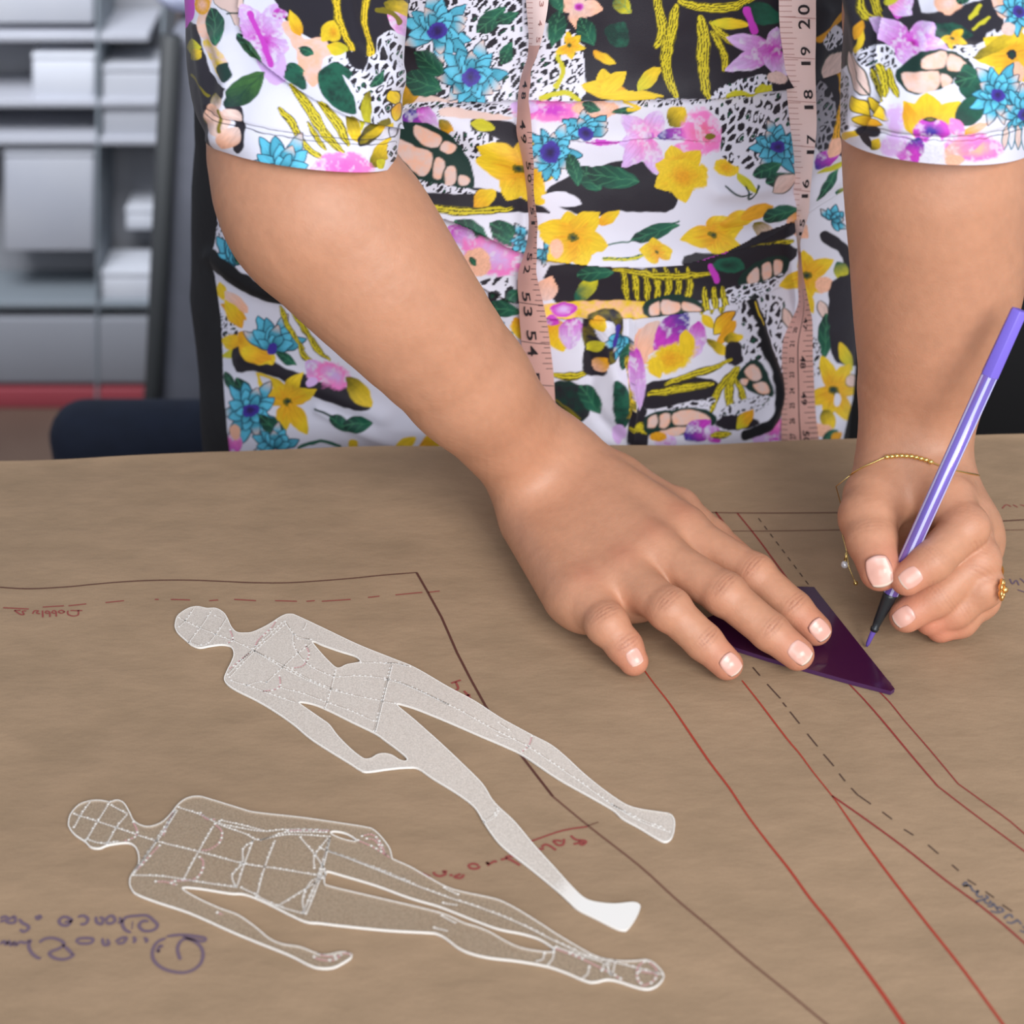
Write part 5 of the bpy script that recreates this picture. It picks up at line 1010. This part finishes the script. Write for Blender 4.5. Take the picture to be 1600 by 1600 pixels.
# ------------------------------------------------------------------ ROOM AND BACKGROUND
def struct(name,c,dims,m_):
    b=MB(); b.box(c,dims); o=b.build(name,m_); o['kind']='structure'; return o
floorm=mat('floor_brown',(96,76,66),.6,c2=(110,90,78),nscale=4)
wallm=mat('wall_grey',(176,178,186),.85,c2=(184,186,194),nscale=2)
struct('floor',(0,1.0,-.025),(7.2,7.2,.05),floorm)
struct('wall_back',(0,4.6,1.35),(7.2,.06,2.7),wallm)
struct('wall_left',(-3.6,1.0,1.35),(.06,7.2,2.7),wallm)
SX=lambda px,Y,py: YP(px,py,Y)[0]
def slab(q,Y,dep):
    f_=[YP(x,y,Y) for x,y in q]; return f_+[p+A([0,dep,0]) for p in f_],[(3,2,1,0),(4,5,6,7),(0,1,5,4),(1,2,6,5),(2,3,7,6),(3,0,4,7)]
# pale open shelving with boxes behind the table on the left
YS=2.42
def ZZ(py,Y=YS): return YP(800,py,Y)[2]
def XX(px,py,Y=YS): return YP(px,py,Y)[0]
sh=empty('shelf_unit',(-.85,YS+.2,0)); tag(sh,'pale grey open shelving unit out of focus behind the person on the left','shelf')
gm=mat('shelf_grey',(160,162,172),.6,c2=(168,170,180),nscale=5); dkm=mat('shelf_recess',(136,137,143),.8); tealm=mat('shelf_edge',(126,134,142),.5)
xr=XX(262,300); xl=-1.45; xm=XX(153,300)
b=MB(); b.box(((xl+xr)/2,YS+.13,.55),(xr-xl,.02,1.1)); b.build('back_panel',dkm,sh)
for x in (-150,153,261):
    b=MB(); b.add(*slab([(x-2.5,-260),(x+2.5,-260),(x+(0 if x<200 else -24),905),(x-5+(0 if x<200 else -24),905)],YS-.004,.12)); b.build('upright',tealm,sh,bevel=.002)
for py in (60,163,222,478):
    z=ZZ(py); b=MB(); b.box(((xl+xr)/2,YS+.06,z),(xr-xl,.118,.012)); b.build('shelf_board',gm if py!=478 else tealm,sh,bevel=.002)
b=MB(); b.box(((xl+xr)/2,YS+.01,ZZ(490)/2+.02),(xr-xl-.014,.02,ZZ(490)-.06)); b.build('lower_panel',mat('panel_grey',(132,134,142),.6,c2=(140,142,150),nscale=3),sh,bevel=.003)
b=MB(); b.box(((xl+xr)/2,YS+.06,.02),(xr-xl,.12,.04)); b.build('base',mat('base_red',(150,62,72),.6),sh,bevel=.003)
white=mat('box_white',(196,199,210),.7,c2=(204,207,216),nscale=6); offw=mat('box_grey',(168,171,182),.7,c2=(178,180,188),nscale=6); midg=mat('box_mid',(150,152,158),.7)
def bx_(x0,x1,y0,y1,m_,lab,dy=.0):
    Y=YS+.01+dy; c=YP((x0+x1)/2,y1,Y)
    o=empty('storage_box',(c[0],Y+.045,c[2])); tag(o,lab,'box',group='boxes on the blurred shelves')
    b=MB(); b.add(*slab([(x0,y0+9),(x1,y0+9),(x1,y1-2),(x0,y1-2)],Y,.08)); b.build('box_body',m_,o,bevel=.004)
    b=MB(); b.add(*slab([(x0-1,y0),(x1+1,y0),(x1+1,y0+9),(x0-1,y0+9)],Y-.001,.082)); b.build('lid',m_,o,bevel=.002)
bx_(50,147,84,158,white,'small bright white box in the left bay of the blurred shelves')
bx_(160,252,104,220,offw,'tall pale box on the right bay of the blurred shelves',)
bx_(6,146,236,395,offw,'large pale grey box in the left bay above the lower shelf')
bx_(158,246,424,472,white,'low white box on the bottom board of the right bay')
bx_(-20,146,-60,40,offw,'wide pale box on the top board of the left bay')
bx_(196,244,325,362,white,'small white box deep in the right bay',.05)
# grey covered stand leaning beside the person, folded white cloth on top
YT=1.95
st=empty('covered_stand',tuple([YP(270,400,YT)[0],YT+.05,0])); tag(st,'tall grey cloth covered stand just left of the person','stand')
def quadcol(px,Y,dep): return [YP(x,y,Y) for x,y in px]
b=MB(); f_=[YP(262,56,YT),YP(340,48,YT),YP(345,760,YT),YP(221,760,YT)]
bk=[p+A([0,.16,0]) for p in f_]; b.add(f_+bk,[(3,2,1,0),(4,5,6,7),(0,1,5,4),(1,2,6,5),(2,3,7,6),(3,0,4,7)])
b.build('cloth_cover',mat('cover_grey',(104,106,116),.75,c2=(122,124,136),nscale=8,bump=.004,bscale=9),st,bevel=.01)
b=MB(); e_=[(262,56),(235,600),(222,740)]; b.tube([YP(x+5,y,YT-.01) for x,y in e_],.012,8); b.build('dark_edge',mat('edge_dark',(58,60,62),.6),st,True)
b=MB(); z0=YP(300,760,YT)[2]; xx_=YP(285,760,YT)[0]; b.lathe((xx_,YT+.08,.02),(xx_,YT+.08,z0+.02),[(0,.03),(1,.03)],16); b.lathe((xx_,YT+.08,0),(xx_,YT+.08,.03),[(0,.17),(1,.16)],28); b.build('foot',mat('stand_metal',(70,70,74),.4,.6),st,True)
c=YP(285,10,YT); b=MB()
for k,(dx,dz,r) in enumerate(((-.01,.0,.042),(.03,.01,.05),(.0,.035,.045),(.05,.03,.045),(-.02,.05,.035))): b.ball((c[0]+dx,YT+.08,c[2]+dz-.0),r,16,sc=(1,1.1,.75))
o=b.build('folded_cloth',mat('cloth_white',(206,212,240),.8,bump=.003,bscale=14),None,True); rm=o.modifiers.new('r','REMESH'); rm.mode='VOXEL'; rm.voxel_size=.006; sm=o.modifiers.new('s','SMOOTH'); sm.iterations=8
tag(o,'bundle of folded white cloth on top of the grey covered stand','cloth')
# navy chair
YC=1.34
ch=empty('office_chair',(YP(220,700,YC)[0],YC+.1,0)); tag(ch,'navy blue upholstered chair behind the far table edge on the left','chair')
navy=mat('navy_fabric',(27,34,52),.85,c2=(30,38,58),nscale=60)
a=YP(56,668,YC); c=YP(352,664,YC); x0,x1=a[0],c[0]; zt=a[2]
b=MB(); b.box(((x0+x1)/2,YC+.04,zt-.19),(x1-x0,.075,.38)); o=b.build('backrest',navy,ch,bevel=.034,seg=6)
b=MB(); b.box(((x0+x1)/2,YC+.29,zt-.36),(x1-x0+.04,.44,.08)); b.build('seat',navy,ch,bevel=.035,seg=5)
blk=mat('chair_black',(24,24,26),.45); cx=(x0+x1)/2
b=MB(); b.lathe((cx,YC+.29,.08),(cx,YC+.29,zt-.38),[(0,.028),(1,.022)],16); b.build('gas_column',blk,ch,True)
for k in range(5):
    an=2*math.pi*k/5+.3; ex=(cx+.20*math.cos(an),YC+.29+.20*math.sin(an))
    b=MB(); b.tube([(cx,YC+.29,.10),(ex[0],ex[1],.065)],[.02,.014],8); b.build('leg',blk,ch,True)
    b=MB(); b.lathe((ex[0]-.015,ex[1],.028),(ex[0]+.015,ex[1],.028),[(0,.027),(1,.027)],16); b.build('castor',blk,ch,True)
# black cabinet behind on the right
cb=empty('black_cabinet',(.62,1.75,0)); tag(cb,'plain black cabinet behind the person on the right','cabinet')
bm_=mat('cabinet_black',(20,20,22),.6); x0=YP(1250,500,1.5)[0]
b=MB(); b.box((x0+.45,1.75,.60),(.90,.46,1.2)); b.build('cabinet_body',bm_,cb,bevel=.004)
for s in (-1,1):
    b=MB(); b.box((x0+.45+s*.225,1.512,.62),(.44,.018,1.12)); d_=b.build('door',bm_,cb,bevel=.003)
# ------------------------------------------------------------------ LIGHT
w=bpy.data.worlds.new('world'); scene.world=w; w.use_nodes=True
bg=w.node_tree.nodes['Background']; bg.inputs['Color'].default_value=(.80,.88,1.0,1); bg.inputs['Strength'].default_value=.50
def area(loc,target,size,power,col=(1,1,1),sy=None):
    l=bpy.data.lights.new('key_fill_light','AREA'); l.shape='RECTANGLE'; l.size=size; l.size_y=sy or size; l.energy=power; l.color=col
    o=bpy.data.objects.new('key_fill_light',l); COL.objects.link(o); o.location=loc
    o.rotation_euler=(Vector(target)-Vector(loc)).to_track_quat('-Z','Y').to_euler(); return o
area((1.1,-.95,2.35),(.05,.85,1.0),1.1,34,(1,.985,.96))  # key, soft window daylight from the front right
area((.15,-1.35,2.0),(0,.9,1.05),1.5,26,(.93,.96,1))  # added fill from the camera side, no such source in the room
lb=area((-.6,1.25,2.3),(-1.0,3.6,1.55),1.0,54,(.95,.97,1)); lb.data.spread=math.radians(125)  # added unseen lamp behind the person, brightens the shelves
vs=scene.view_settings; vs.view_transform='Standard'; vs.look='None'; vs.gamma=1; vs.exposure=0.19; vs.use_curve_mapping=False
